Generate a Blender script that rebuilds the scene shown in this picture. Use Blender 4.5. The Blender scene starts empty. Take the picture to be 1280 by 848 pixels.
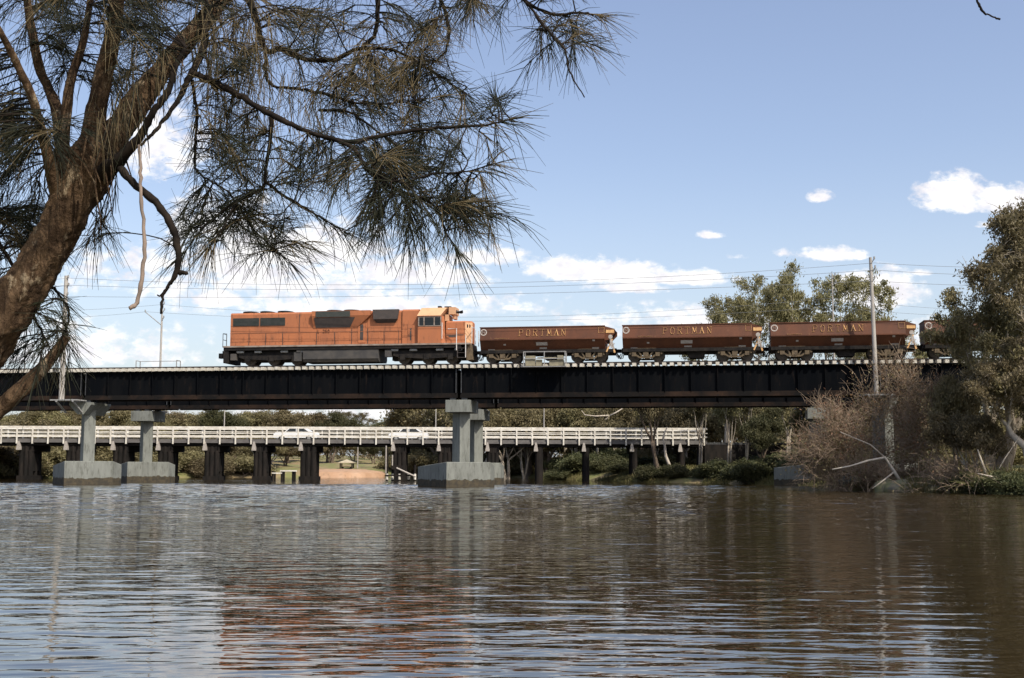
import bpy, bmesh, math, random
import numpy as np
from mathutils import Vector, Matrix, noise as mnoise
R = math.radians
random.seed(7); RNG = np.random.default_rng(11)
SC = bpy.context.scene
COL = SC.collection

# ------------------------------------------------------------------ camera geometry (metres; water level z = 0)
F = 1545.0; CAMH = 1.536; PITCH = 0.1028; ROLL = 0.0031
cp, sp = math.cos(PITCH), math.sin(PITCH); cr, sr = math.cos(ROLL), math.sin(ROLL)
def ray(px, py):
    u2 = px-640.0; v2 = 424.0-py
    u = u2*cr - v2*sr; v = u2*sr + v2*cr
    return Vector((u/F, cp-(v/F)*sp, sp+(v/F)*cp))
def at(px, py, Y):
    d = ray(px, py); t = Y/d.y
    return Vector((d.x*t, Y, CAMH+d.z*t))
TH = 0.1696
O = Vector((-2.2554, 93.1043, 0)); D_ = Vector((math.cos(TH), -math.sin(TH), 0)); N_ = Vector((math.sin(TH), math.cos(TH), 0))
def tp(px, py, v=0.0):
    """where the sight line meets the vertical plane v metres behind the near side of the track: (s along the track, z)"""
    d = ray(px, py); t = (O.dot(N_)+v)/d.dot(N_)
    p = d*t; p.z += CAMH
    return (p-O).dot(D_), p.z
def ts(px, v=0.0, py=455): return tp(px, py, v)[0]
def world(s, v, z): return O + D_*s + N_*v + Vector((0, 0, z))

# ------------------------------------------------------------------ materials
def new_mat(name):
    m = bpy.data.materials.new(name); m.use_nodes = True
    nt = m.node_tree; nt.nodes.clear()
    out = nt.nodes.new('ShaderNodeOutputMaterial')
    return m, nt, out
def nd(nt, typ, **kw):
    n = nt.nodes.new(typ)
    for k, v in kw.items():
        if k in n.inputs.keys(): n.inputs[k].default_value = v
        else: setattr(n, k, v)
    return n
def mix_col(nt, fac, a, b):
    n = nt.nodes.new('ShaderNodeMix'); n.data_type = 'RGBA'
    for sock, val in ((n.inputs[0], fac), (n.inputs[6], a), (n.inputs[7], b)):
        if isinstance(val, bpy.types.NodeSocket): nt.links.new(val, sock)
        elif isinstance(val, (int, float)): sock.default_value = val
        else: sock.default_value = (*val, 1)
    return n.outputs[2]
def math_n(nt, op, a, b=None, c=None, clamp=False):
    n = nt.nodes.new('ShaderNodeMath'); n.operation = op; n.use_clamp = clamp
    for i, val in enumerate((a, b, c)):
        if val is None: continue
        if isinstance(val, bpy.types.NodeSocket): nt.links.new(val, n.inputs[i])
        else: n.inputs[i].default_value = val
    return n.outputs[0]
def noise(nt, vec, scale, detail=4, rough=.6, lo=None, hi=None):
    n = nd(nt, 'ShaderNodeTexNoise', Scale=scale, Detail=detail, Roughness=rough)
    if vec is not None: nt.links.new(vec, n.inputs['Vector'])
    if lo is None: return n.outputs['Fac']
    mr = nd(nt, 'ShaderNodeMapRange'); mr.inputs[1].default_value = lo; mr.inputs[2].default_value = hi
    nt.links.new(n.outputs['Fac'], mr.inputs[0]); return mr.outputs[0]
def mat(name, col, col2=None, rough=.7, metal=0.0, scale=2.0, stretch=(1, 1, 1), lo=.4, hi=.65, col3=None, scale3=9., lo3=.6, hi3=.72,
        bump=0.0, bscale=20., spec=.5):
    """weathered paint: col with patches of col2 and finer marks of col3"""
    m, nt, out = new_mat(name)
    b = nd(nt, 'ShaderNodeBsdfPrincipled', Roughness=rough, Metallic=metal)
    b.inputs['Specular IOR Level'].default_value = spec
    tc = nt.nodes.new('ShaderNodeTexCoord'); mp = nt.nodes.new('ShaderNodeMapping'); mp.inputs['Scale'].default_value = stretch
    oi = nt.nodes.new('ShaderNodeObjectInfo'); va = nt.nodes.new('ShaderNodeVectorMath'); nt.links.new(tc.outputs['Object'], va.inputs[0]); nt.links.new(math_n(nt, 'MULTIPLY', oi.outputs['Random'], 61.0), va.inputs[1])
    nt.links.new(va.outputs[0], mp.inputs['Vector']); v = mp.outputs[0]
    c = None
    if col2 is not None: c = mix_col(nt, noise(nt, v, scale, 6, .65, lo, hi), col, col2)
    if col3 is not None: c = mix_col(nt, noise(nt, v, scale3, 5, .7, lo3, hi3), c if c else col, col3)
    if c is None: b.inputs['Base Color'].default_value = (*col, 1)
    else: nt.links.new(c, b.inputs['Base Color'])
    if bump:
        bn = nd(nt, 'ShaderNodeBump', Strength=bump, Distance=.05)
        nt.links.new(noise(nt, v, bscale, 6, .7), bn.inputs['Height']); nt.links.new(bn.outputs[0], b.inputs['Normal'])
    nt.links.new(b.outputs[0], out.inputs[0])
    return m
def leaf_mat(name, a, b, c, scale=.5, trans=.34, rnd=.5):
    """foliage: colour differs from clump to clump and from tree to tree"""
    m, nt, out = new_mat(name)
    tc = nt.nodes.new('ShaderNodeTexCoord'); oi = nt.nodes.new('ShaderNodeObjectInfo')
    col = mix_col(nt, noise(nt, tc.outputs['Object'], scale, 3, .6, .38, .62), a, b)
    col = mix_col(nt, noise(nt, tc.outputs['Object'], scale*7, 2, .6, .45, .75), col, c)
    hs = nd(nt, 'ShaderNodeHueSaturation'); nt.links.new(col, hs.inputs['Color'])
    nt.links.new(math_n(nt, 'MULTIPLY_ADD', oi.outputs['Random'], rnd, 1-rnd/2), hs.inputs['Value'])
    nt.links.new(math_n(nt, 'MULTIPLY_ADD', oi.outputs['Random'], .035, .495), hs.inputs['Hue'])
    p = nd(nt, 'ShaderNodeBsdfPrincipled', Roughness=.6); p.inputs['Specular IOR Level'].default_value = .3
    t = nd(nt, 'ShaderNodeBsdfTranslucent'); ms = nd(nt, 'ShaderNodeMixShader'); ms.inputs[0].default_value = trans
    nt.links.new(hs.outputs[0], p.inputs['Base Color']); nt.links.new(hs.outputs[0], t.inputs['Color'])
    nt.links.new(p.outputs[0], ms.inputs[1]); nt.links.new(t.outputs[0], ms.inputs[2]); nt.links.new(ms.outputs[0], out.inputs[0])
    return m
def concrete_mat():
    m, nt, out = new_mat('pier_concrete')
    b = nd(nt, 'ShaderNodeBsdfPrincipled', Roughness=.85)
    g = nt.nodes.new('ShaderNodeNewGeometry'); tc = nt.nodes.new('ShaderNodeTexCoord')
    mp = nt.nodes.new('ShaderNodeMapping'); mp.inputs['Scale'].default_value = (1, 1, .25); nt.links.new(g.outputs['Position'], mp.inputs['Vector'])
    c = mix_col(nt, noise(nt, mp.outputs[0], 1.6, 6, .65, .4, .7), (.205, .212, .188), (.14, .145, .128))
    c = mix_col(nt, noise(nt, mp.outputs[0], 4, 6, .75, .50, .70), c, (.080, .082, .066))
    # tide mark: algae-dark band at the waterline
    sx = nt.nodes.new('ShaderNodeSeparateXYZ'); nt.links.new(g.outputs['Position'], sx.inputs[0])
    wob = math_n(nt, 'MULTIPLY_ADD', noise(nt, g.outputs['Position'], 1.8, 5), .55, .26)
    band = math_n(nt, 'LESS_THAN', sx.outputs['Z'], wob)
    bandc = mix_col(nt, noise(nt, g.outputs['Position'], 3, 4, .6, .4, .6), (.035, .029, .019), (.065, .05, .028))
    c = mix_col(nt, band, c, bandc)
    nt.links.new(c, b.inputs['Base Color'])
    bn = nd(nt, 'ShaderNodeBump', Strength=.25, Distance=.03); nt.links.new(noise(nt, g.outputs['Position'], 14, 5), bn.inputs['Height'])
    nt.links.new(bn.outputs[0], b.inputs['Normal']); nt.links.new(b.outputs[0], out.inputs[0])
    return m
M = {}
M['orange'] = mat('faded_orange_paint', (.43, .152, .064), (.345, .128, .060), .65, scale=.55, stretch=(1.6, 1.6, .35), col3=(.15, .065, .035), scale3=2.6, lo3=.55, hi3=.74, spec=.3)
M['peach'] = mat('sunlit_orange_paint', (.62, .36, .20), (.54, .30, .165), .6, scale=1.2, spec=.35)  # paler orange: sunlight on cab roof and nose corner put into the colour
M['black_steel'] = mat('black_steel', (.010, .010, .011), (.02, .017, .015), .8, spec=.15, scale=1.5)
M['underframe'] = mat('grimy_underframe', (.012, .011, .011), (.03, .025, .021), .85, spec=.15, scale=2.5)
M['tank'] = mat('fuel_tank_grime', (.045, .042, .040), (.08, .07, .06), .8, scale=1.2)
M['sill'] = mat('grey_sill', (.30, .25, .21), (.2, .14, .1), .7, scale=2)
M['grille'] = mat('dark_grille', (.030, .036, .030), (.05, .05, .045), .7, scale=3)
M['screen'] = mat('intake_screen', (.052, .043, .040), (.075, .058, .05), .8, scale=3)
M['window'] = mat('cab_glass', (.012, .015, .016), None, .25, spec=.4)
M['white'] = mat('white_paint', (.72, .70, .66), (.55, .5, .45), .6, scale=3)
M['letter_dark'] = mat('dark_lettering', (.03, .02, .02))
M['wagon'] = mat('brown_wagon_paint', (.112, .037, .0145), (.072, .026, .012), .65, scale=.7, stretch=(1, 1, .5), col3=(.17, .075, .034), scale3=4, lo3=.60, hi3=.8, spec=.35)
M['wagon_low'] = M['wagon']
M['letter_tan'] = mat('tan_lettering', (.72, .42, .17), (.55, .31, .13), .7, scale=6)
M['plate'] = mat('pale_plate', (.42, .38, .34), (.3, .26, .22), .7, scale=8)
M['bogie'] = mat('dusty_bogie', (.135, .096, .052), (.07, .05, .03), .85, scale=4)
M['wheel'] = mat('wheel_steel', (.035, .028, .022), (.06, .045, .03), .7, scale=5)
M['girder'] = mat('black_girder_paint', (.0025, .0032, .0045), (.0055, .0058, .0066), .9, spec=.05, scale=.6, stretch=(1.6, 1.6, .3), col3=(.020, .014, .011), scale3=2.0, lo3=.57, hi3=.78, bump=.08, bscale=6)
M['flange'] = mat('rusty_flange', (.011, .010, .0095), (.042, .025, .017), .9, spec=.08, scale=.5, lo=.42, hi=.7, col3=(.02, .02, .021), scale3=3)
M['steel_edge'] = mat('grey_stiffener', (.05, .052, .055), (.03, .03, .03), .6, scale=3)
M['sleeper'] = mat('weathered_sleeper_end', (.62, .58, .50), (.42, .38, .30), .85, scale=7, col3=(.2, .17, .13), scale3=20, lo3=.62, hi3=.75)
M['rail'] = mat('rail_steel', (.06, .045, .035), (.09, .06, .045), .5, .3, scale=5)
M['concrete'] = concrete_mat()
M['galv'] = mat('grey_galvanised', (.30, .30, .29), (.22, .21, .2), .6, scale=4)
M['pole'] = mat('pale_grey_pole', (.40, .37, .33), (.30, .27, .24), .75, scale=3, stretch=(1, 1, .2))
M['wire'] = mat('wire_metal', (.16, .17, .18), None, .5)
M['khaki'] = mat('khaki_panel', (.26, .23, .15), (.18, .16, .11), .8, scale=4)
M['rail_white'] = mat('cream_white_rail_paint', (.74, .70, .61), (.52, .47, .39), .7, scale=1.3, col3=(.34, .28, .21), scale3=6, lo3=.6, hi3=.75)
M['road_deck'] = mat('road_deck_edge', (.14, .13, .12), (.10, .09, .085), .85, scale=1.5)
M['timber'] = mat('dark_tarred_timber', (.012, .011, .010), (.026, .021, .018), .9, spec=.12, scale=2, stretch=(1, 1, .3))
M['asphalt'] = mat('asphalt', (.05, .05, .05), (.06, .06, .058), .9, scale=4)
M['car_white'] = mat('white_car_paint', (.78, .78, .77), None, .25)
M['tyre'] = mat('tyre_rubber', (.02, .02, .02), None, .85)
M['glass_dark'] = mat('car_glass', (.03, .035, .04), None, .08)
M['sand'] = mat('sand', (.36, .215, .125), (.43, .28, .18), .95, scale=.5, col3=(.22, .15, .09), scale3=1.5, lo3=.55, hi3=.7, bump=.6, bscale=3)
M['ground'] = mat('bank_soil_and_grass', (.22, .165, .085), (.15, .155, .05), .95, scale=.25, lo=.42, hi=.58, col3=(.34, .24, .14), scale3=.8, lo3=.58, hi3=.75, bump=.6, bscale=2.5)
M['rock'] = mat('bank_boulder', (.17, .145, .10), (.16, .16, .07), .9, scale=1.5, bump=.5, bscale=6)
M['roof_tan'] = mat('tan_shelter_roof', (.42, .36, .25), (.34, .29, .2), .8, scale=2)
M['leaf_gum'] = leaf_mat('gum_leaves', (.165, .142, .066), (.215, .178, .092), (.27, .22, .125))
M['leaf_dark'] = leaf_mat('dark_leaves', (.060, .066, .028), (.10, .096, .042), (.15, .13, .065))
M['leaf_olive'] = leaf_mat('olive_brown_leaves', (.165, .135, .066), (.21, .165, .088), (.255, .20, .115), rnd=.5)
M['leaf_red'] = leaf_mat('reddish_dry_leaves', (.22, .10, .055), (.25, .135, .075), (.26, .19, .11), rnd=.3)
M['leaf_straw'] = leaf_mat('straw_green_reeds', (.19, .18, .06), (.22, .17, .08), (.26, .21, .11), rnd=.3)
M['bark_pale'] = mat('pale_gum_bark', (.36, .31, .24), (.17, .135, .10), .85, scale=1.0, stretch=(1, 1, .4), lo=.45, hi=.6, bump=.3)
M['bark_brown'] = mat('brown_bark', (.11, .08, .055), (.16, .12, .085), .9, scale=2, stretch=(1, 1, .3), bump=.5)
M['twig_grey'] = mat('grey_brown_twigs', (.30, .22, .15), (.17, .12, .08), .9, scale=.6)
M['twig_bleached'] = mat('bleached_limb', (.5, .44, .36), (.36, .3, .24), .9, scale=2)

# ------------------------------------------------------------------ mesh helpers
class MB:
    """collects shapes and links them as ONE mesh object"""
    def __init__(s): s.v = []; s.f = []; s.m = []
    def add(s, vs, fs, mi=0):
        b = len(s.v); s.v += [tuple(v) for v in vs]
        for f in fs: s.f.append([b+i for i in f]); s.m.append(mi)
    def box(s, x0, x1, y0, y1, z0, z1, mi=0, rz=0, c=None):
        vs = [Vector((x, y, z)) for z in (z0, z1) for x, y in ((x0, y0), (x1, y0), (x1, y1), (x0, y1))]
        if rz:
            c = Vector(c if c else ((x0+x1)/2, (y0+y1)/2, 0)); rm = Matrix.Rotation(rz, 3, 'Z')
            vs = [rm @ (v-c) + c for v in vs]
        s.add(vs, [(3, 2, 1, 0), (4, 5, 6, 7), (0, 1, 5, 4), (1, 2, 6, 5), (2, 3, 7, 6), (3, 0, 4, 7)], mi)
    def bar(s, a, b, w, h=None, mi=0):
        a, b = Vector(a), Vector(b); h = h or w; d = (b-a).normalized()
        up = Vector((0, 0, 1)) if abs(d.z) < .95 else Vector((1, 0, 0))
        x = d.cross(up).normalized()*(w/2); y = x.cross(d).normalized()*(h/2)
        vs = [p+i*x+j*y for p in (a, b) for i, j in ((-1, -1), (1, -1), (1, 1), (-1, 1))]
        s.add(vs, [(0, 1, 2, 3), (7, 6, 5, 4), (0, 4, 5, 1), (1, 5, 6, 2), (2, 6, 7, 3), (3, 7, 4, 0)], mi)
    def tube(s, pts, rad, n=8, cap=True, mi=0):
        pts = [Vector(p) for p in pts]; k = len(pts)
        rad = rad if isinstance(rad, (list, tuple)) else [rad]*k
        b = len(s.v); side = None
        for i, p in enumerate(pts):
            d = (pts[min(i+1, k-1)]-pts[max(i-1, 0)]).normalized()
            if side is None:
                ref = Vector((0, 0, 1)) if abs(d.z) < .9 else Vector((1, 0, 0)); side = d.cross(ref).normalized()
            side = (side-d*side.dot(d)).normalized(); up = d.cross(side)
            for j in range(n):
                a = 2*math.pi*j/n
                s.v.append(tuple(p+(side*math.cos(a)+up*math.sin(a))*rad[i]))
        for i in range(k-1):
            for j in range(n):
                j2 = (j+1) % n
                s.f.append([b+i*n+j, b+(i+1)*n+j, b+(i+1)*n+j2, b+i*n+j2]); s.m.append(mi)
        if cap:
            s.f.append([b+j for j in range(n)]); s.m.append(mi)
            s.f.append([b+(k-1)*n+j for j in range(n-1, -1, -1)]); s.m.append(mi)
    def prism(s, prof, x0, x1, axis='x', mi=0, mi_cap=None):
        """closed outline extruded along an axis; outline is (y,z) for x, (x,z) for y, (x,y) for z"""
        n = len(prof)
        def pt(t, p): return {'x': (t, p[0], p[1]), 'y': (p[0], t, p[1]), 'z': (p[0], p[1], t)}[axis]
        vs = [pt(x0, p) for p in prof]+[pt(x1, p) for p in prof]
        fs = [(i, (i+1) % n, n+(i+1) % n, n+i) for i in range(n)]
        s.add(vs, fs, mi); c = mi if mi_cap is None else mi_cap
        s.add(vs, [tuple(range(n))[::-1], tuple(range(n, 2*n))], c)
    def cyl(s, c, r, y0, y1, n=20, mi=0):
        s.prism([(c[0]+r*math.cos(2*math.pi*i/n), c[1]+r*math.sin(2*math.pi*i/n)) for i in range(n)], y0, y1, 'y', mi)
    def build(s, name, m, parent=None, off=(0, 0, 0), bevel=0, smooth=False):
        me = bpy.data.meshes.new(name)
        ox, oy, oz = off
        me.from_pydata([(x-ox, y-oy, z-oz) for x, y, z in s.v], [], s.f); me.update()
        ms = m if isinstance(m, (list, tuple)) else [m]
        for q in ms: me.materials.append(q)
        if len(ms) > 1: me.polygons.foreach_set('material_index', s.m)
        bm = bmesh.new(); bm.from_mesh(me); bmesh.ops.recalc_face_normals(bm, faces=bm.faces)
        bm.to_mesh(me); bm.free()
        if smooth: me.polygons.foreach_set('use_smooth', [True]*len(me.polygons))
        o = bpy.data.objects.new(name, me); COL.objects.link(o)
        if parent: o.parent = parent
        if bevel:
            mod = o.modifiers.new('b', 'BEVEL'); mod.width = bevel; mod.segments = 2; mod.limit_method = 'ANGLE'
        return o
def build_each(mb, name, m, parent, off=(0, 0, 0), **kw):
    """one object for every separate piece collected in mb"""
    n = len(mb.v); par = list(range(n))
    def find(a):
        while par[a] != a: par[a] = par[par[a]]; a = par[a]
        return a
    for f in mb.f:
        r = find(f[0])
        for i in f[1:]: par[find(i)] = r
    grp = {}
    for f, mi in zip(mb.f, mb.m): grp.setdefault(find(f[0]), []).append((f, mi))
    out = []
    for fs in grp.values():
        q = MB(); mp = {}
        for f, mi in fs:
            for i in f:
                if i not in mp: mp[i] = len(q.v); q.v.append(mb.v[i])
            q.f.append([mp[i] for i in f]); q.m.append(mi)
        out.append(q.build(name, m, parent, off, **kw))
    return out
def arr_obj(name, v, f, m, parent=None, smooth=False, mi=None):
    """mesh from numpy arrays; f is (n,3) or (n,4)"""
    me = bpy.data.meshes.new(name); n, k = f.shape
    me.vertices.add(len(v)); me.vertices.foreach_set('co', np.asarray(v, np.float32).ravel())
    me.loops.add(n*k); me.loops.foreach_set('vertex_index', f.astype(np.int32).ravel())
    me.polygons.add(n); me.polygons.foreach_set('loop_start', np.arange(0, n*k, k, dtype=np.int32))
    me.update(calc_edges=True)
    for q in (m if isinstance(m, (list, tuple)) else [m]): me.materials.append(q)
    if mi is not None: me.polygons.foreach_set('material_index', mi.astype(np.int32))
    if smooth: me.polygons.foreach_set('use_smooth', np.ones(n, bool))
    me.validate()
    o = bpy.data.objects.new(name, me); COL.objects.link(o)
    if parent: o.parent = parent
    return o
def tag(o, label=None, cat=None, group=None, kind=None):
    if label: o['label'] = label
    if cat: o['category'] = cat
    if group: o['group'] = group
    if kind: o['kind'] = kind
    return o
def empty(name, loc=(0, 0, 0), rz=0):
    o = bpy.data.objects.new(name, None); COL.objects.link(o); o.location = loc; o.rotation_euler = (0, 0, rz)
    o.empty_display_size = .3
    return o
def copy_tree(o, parent=None):
    c = o.copy(); COL.objects.link(c)
    if parent: c.parent = parent
    for ch in list(o.children): copy_tree(ch, c)
    return c
def on_track(name, s, v=0, z=0): return empty(name, world(s, v, z), -TH)

# ------------------------------------------------------------------ terrain and water
SHORE = np.array([(70, -2), (8, 1.5), (0, 2.6), (-2.4, 4.6), (-4.8, 7.6), (-7.5, 12), (-14, 26), (-30, 50), (-50, 90), (-62, 120), (-57, 138), (-49, 150),
                  (-40, 160), (-28, 166), (-20, 174), (-6, 178), (2, 168), (4.5, 150), (10.5, 138), (11.6, 131), (14, 125.5), (19.0, 120.5), (22, 112), (24.6, 103), (26.4, 95),
                  (22.8, 85), (24.2, 81), (26.9, 78), (28.6, 72.5), (30.5, 68), (33, 55), (40, 38), (54, 18)], float)
def shore_dist(x, y):
    """metres from the shoreline, positive on land"""
    x = np.asarray(x, float); y = np.asarray(y, float)
    d = np.full(x.shape, 1e9); inside = np.zeros(x.shape, bool); n = len(SHORE)
    for i in range(n):
        x0, y0 = SHORE[i]; x1, y1 = SHORE[(i+1) % n]; ex, ey = x1-x0, y1-y0
        t = np.clip(((x-x0)*ex+(y-y0)*ey)/(ex*ex+ey*ey), 0, 1)
        d = np.minimum(d, np.hypot(x-x0-t*ex, y-y0-t*ey))
        c = (y0 > y) != (y1 > y)
        with np.errstate(divide='ignore', invalid='ignore'):
            xi = x0+(y-y0)*ex/(ey if ey else 1e-9)
        inside ^= c & (x < xi)
    return np.where(inside, -d, d)
def hgt(x, y):
    x = np.asarray(x, float); y = np.asarray(y, float); d = shore_dist(x, y)
    w = .25*np.sin(x*.35+1.3)*np.sin(y*.29)+.12*np.sin(x*.9+y*.6)
    land = .03+1.0*(1-np.exp(-np.maximum(d, 0)/2.5))+.035*np.minimum(np.maximum(d, 0), 70)+w*np.clip(d/4, 0, 1)
    emb = 6.2*np.clip((x-44)/22, 0, 1)*np.exp(-((y-(93.1-(x+2.26)*.171)-7)/22)**2)
    return np.where(d > 0, land+emb, np.maximum(-.10+.28*d, -1.6))
def H(x, y): return float(hgt(np.array([x]), np.array([y]))[0])
def axis(lo, a, b, hi, step, far):
    mid = np.arange(a, b, step)
    L = a-np.cumsum(np.geomspace(step, far, 26)); U = mid[-1]+np.cumsum(np.geomspace(step, far, 26))
    return np.concatenate([L[::-1], mid, U])
gx = axis(-900, -70, 75, 900, .9, 160); gy = axis(-200, -6, 190, 1500, .9, 180)
X, Y = np.meshgrid(gx, gy); Z = hgt(X, Y)
nx, ny = len(gx), len(gy); idx = np.arange(nx*ny).reshape(ny, nx)
quads = np.stack([idx[:-1, :-1], idx[:-1, 1:], idx[1:, 1:], idx[1:, :-1]], -1).reshape(-1, 4)
g = arr_obj('ground', np.stack([X.ravel(), Y.ravel(), Z.ravel()], 1), quads, M['ground'], smooth=True)
tag(g, 'brown earth and grass river banks rising from the water', 'ground', kind='structure')

# water: real wave relief near by, fading into fine bump far out
def water():
    ys = [-12.0, -6, 0, 3.0, 5.0]; y = 6.0
    while y < 230:
        ys.append(y); y += max(.026, min(.19 if y < 105 else .7, y*y/(F*CAMH)*.62))
    ys = np.array(ys+[260, 320])
    us = np.linspace(-1, 1, 521); us = np.sign(us)*np.abs(us)**1.25
    YY = np.repeat(ys[:, None], len(us), 1); XX = us[None, :]*(9+.62*np.maximum(YY, 0))
    dy = np.gradient(ys)[:, None]; dx = (9+.62*np.maximum(YY, 0))*2/520
    ZZ = np.zeros_like(YY); rng = np.random.default_rng(5)
    for k in range(110):
        lam = .13*(1.7/.13)**rng.random()
        th = rng.normal(0, .25)+(.06 if k % 2 else -.08)
        kx, ky = math.sin(th)*2*math.pi/lam, -math.cos(th)*2*math.pi/lam
        amp = .0125*lam/math.sqrt(64)*rng.uniform(.6, 1.4)*.80/(1+(lam/.9)**2)
        fade = np.clip((lam/np.maximum(dy, .001)-2.2)/1.8, 0, 1)*np.clip((lam/np.maximum(abs(kx)/abs(ky)*dx, .001)-2.5)/2, 0, 1)*np.clip(1+(YY-25)/6.5, 1, 7.5)
        # wave packets: each train swells and dies along and across its way
        pk = .55+.45*np.sin(XX*rng.uniform(.3, 1.1)+YY*rng.uniform(.2, .9)+rng.uniform(0, 6.3))*np.sin(XX*rng.uniform(-.8, .8)+YY*rng.uniform(.05, .5)+rng.uniform(0, 6.3))
        ZZ += amp*fade*pk*np.sin(kx*XX+ky*YY+rng.uniform(0, 6.28))
    id2 = np.arange(XX.size).reshape(XX.shape)
    q = np.stack([id2[:-1, :-1], id2[:-1, 1:], id2[1:, 1:], id2[1:, :-1]], -1).reshape(-1, 4)
    m, nt, out = new_mat('river_water')
    b = nd(nt, 'ShaderNodeBsdfPrincipled', Roughness=.02, IOR=1.42); b.inputs['Base Color'].default_value = (.025, .0172, .0074, 1)
    gm = nt.nodes.new('ShaderNodeNewGeometry')
    def layer(sx, sy, sc):
        mp = nt.nodes.new('ShaderNodeMapping'); mp.inputs['Scale'].default_value = (sx, sy, 1); nt.links.new(gm.outputs['Position'], mp.inputs['Vector'])
        return noise(nt, mp.outputs[0], sc, 3, .55)
    sx = nt.nodes.new('ShaderNodeSeparateXYZ'); nt.links.new(gm.outputs['Position'], sx.inputs[0])
    mr = nd(nt, 'ShaderNodeMapRange'); nt.links.new(sx.outputs['Y'], mr.inputs[0])
    for i, v in enumerate((12, 50, .3, 1.3)): mr.inputs[i+1].default_value = v
    hsum = math_n(nt, 'ADD', math_n(nt, 'MULTIPLY', layer(.28, 1, 1.6), .8), math_n(nt, 'MULTIPLY', layer(.4, 1, 4.5), .28))
    # broad patches of ruffled and calmer water
    patch = noise(nt, gm.outputs['Position'], .06, 3, .6, .35, .65)
    st = math_n(nt, 'MULTIPLY', mr.outputs[0], math_n(nt, 'MULTIPLY_ADD', patch, .6, .55))
    bn = nd(nt, 'ShaderNodeBump', Distance=.05); nt.links.new(st, bn.inputs['Strength']); nt.links.new(hsum, bn.inputs['Height'])
    nt.links.new(bn.outputs[0], b.inputs['Normal']); nt.links.new(b.outputs[0], out.inputs[0])
    o = arr_obj('water', np.stack([XX.ravel(), YY.ravel(), ZZ.ravel()], 1), q, m, smooth=True)
    tag(o, 'brown rippled river water reflecting bridge and sky', 'water', kind='structure')
water()

# sandy beach: a low spit in front of the far trees
bx = np.linspace(-31, -17.5, 40); by = np.linspace(164, 190, 30)
X, Y = np.meshgrid(bx, by); e = np.clip(1-((X+24.2)/6.6)**2-((Y-178)/13)**2, -.2, 1)
Z = np.where(e > 0, .12+.98*np.maximum(e, 0)**.28+.05*np.sin(X*2)*np.sin(Y), -.8)
idx = np.arange(X.size).reshape(X.shape)
q = np.stack([idx[:-1, :-1], idx[:-1, 1:], idx[1:, 1:], idx[1:, :-1]], -1).reshape(-1, 4)
tag(arr_obj('sand_beach', np.stack([X.ravel(), Y.ravel(), Z.ravel()], 1), q, M['sand'], smooth=True), 'orange sand beach on the far bank', 'beach', kind='structure')

# ------------------------------------------------------------------ the two railway bridges
ZS = 9.07; ZRAIL = 9.36; ZGB = 6.71; ZGT = 8.93
S_A, S_B, S_C = ts(104), ts(573), ts(1104)
SPAN_S = [-66, S_A, S_B, S_C, S_C+31, S_C+60]
PHI = R(30)                                                     # piers stand skew to the track, along the stream
def girder_part(parent, s0, s1, off):
    gb = MB(); fb = MB(); sb = MB(); brace = MB()
    for v in (.35, 2.45):
        gb.box(s0+.12, s1-.12, v-.012, v+.012, ZGB+.05, ZGT-.05)
        gb.box(s0+.12, s1-.12, v-.2, v+.2, ZGT-.05, ZGT)
        fb.box(s0+.12, s1-.12, v-.26, v+.26, ZGB, ZGB+.05)
        fb.box(s0+.12, s1-.12, v-.13, v-.013, ZGB+.051, ZGB+.36)
        fb.box(s0+.12, s1-.12, v+.013, v+.13, ZGB+.051, ZGB+.36)
        n = max(2, int((s1-s0)/1.9))
        for i in range(n+1):
            s = s0+.2+(s1-s0-.4)*i/n
            gb.box(s-.025, s+.025, v-.19, v-.014, ZGB+.362, ZGT-.052)
            if i in (0, n): sb.box(s-.03, s+.03, v-.215, v-.192, ZGB+.37, ZGT-.06)
    n = int((s1-s0)/3.8)
    for i in range(n+1):
        s = s0+.3+(s1-s0-.6)*i/n
        brace.bar((s, .36, ZGB+.45), (s, 2.44, ZGT-.2), .1); brace.bar((s, 2.44, ZGB+.45), (s, .36, ZGT-.2), .1)
        brace.bar((s, .36, ZGB+.45), (s, 2.44, ZGB+.45), .1)
    brace.bar((s0+.3, 1.4, ZGB+.45), (s1-.3, 1.4, ZGB+.45), .12)
    t = gb.build('girder', M['girder'], parent, off)
    fb.build('flange', M['flange'], t); build_each(sb, 'end_stiffener', M['steel_edge'], t); brace.build('cross_bracing', M['girder'], t)
    return t
def rot2(c, a, x, y): return (c[0]+x*math.cos(a)-y*math.sin(a), c[1]+x*math.sin(a)+y*math.cos(a))
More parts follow.
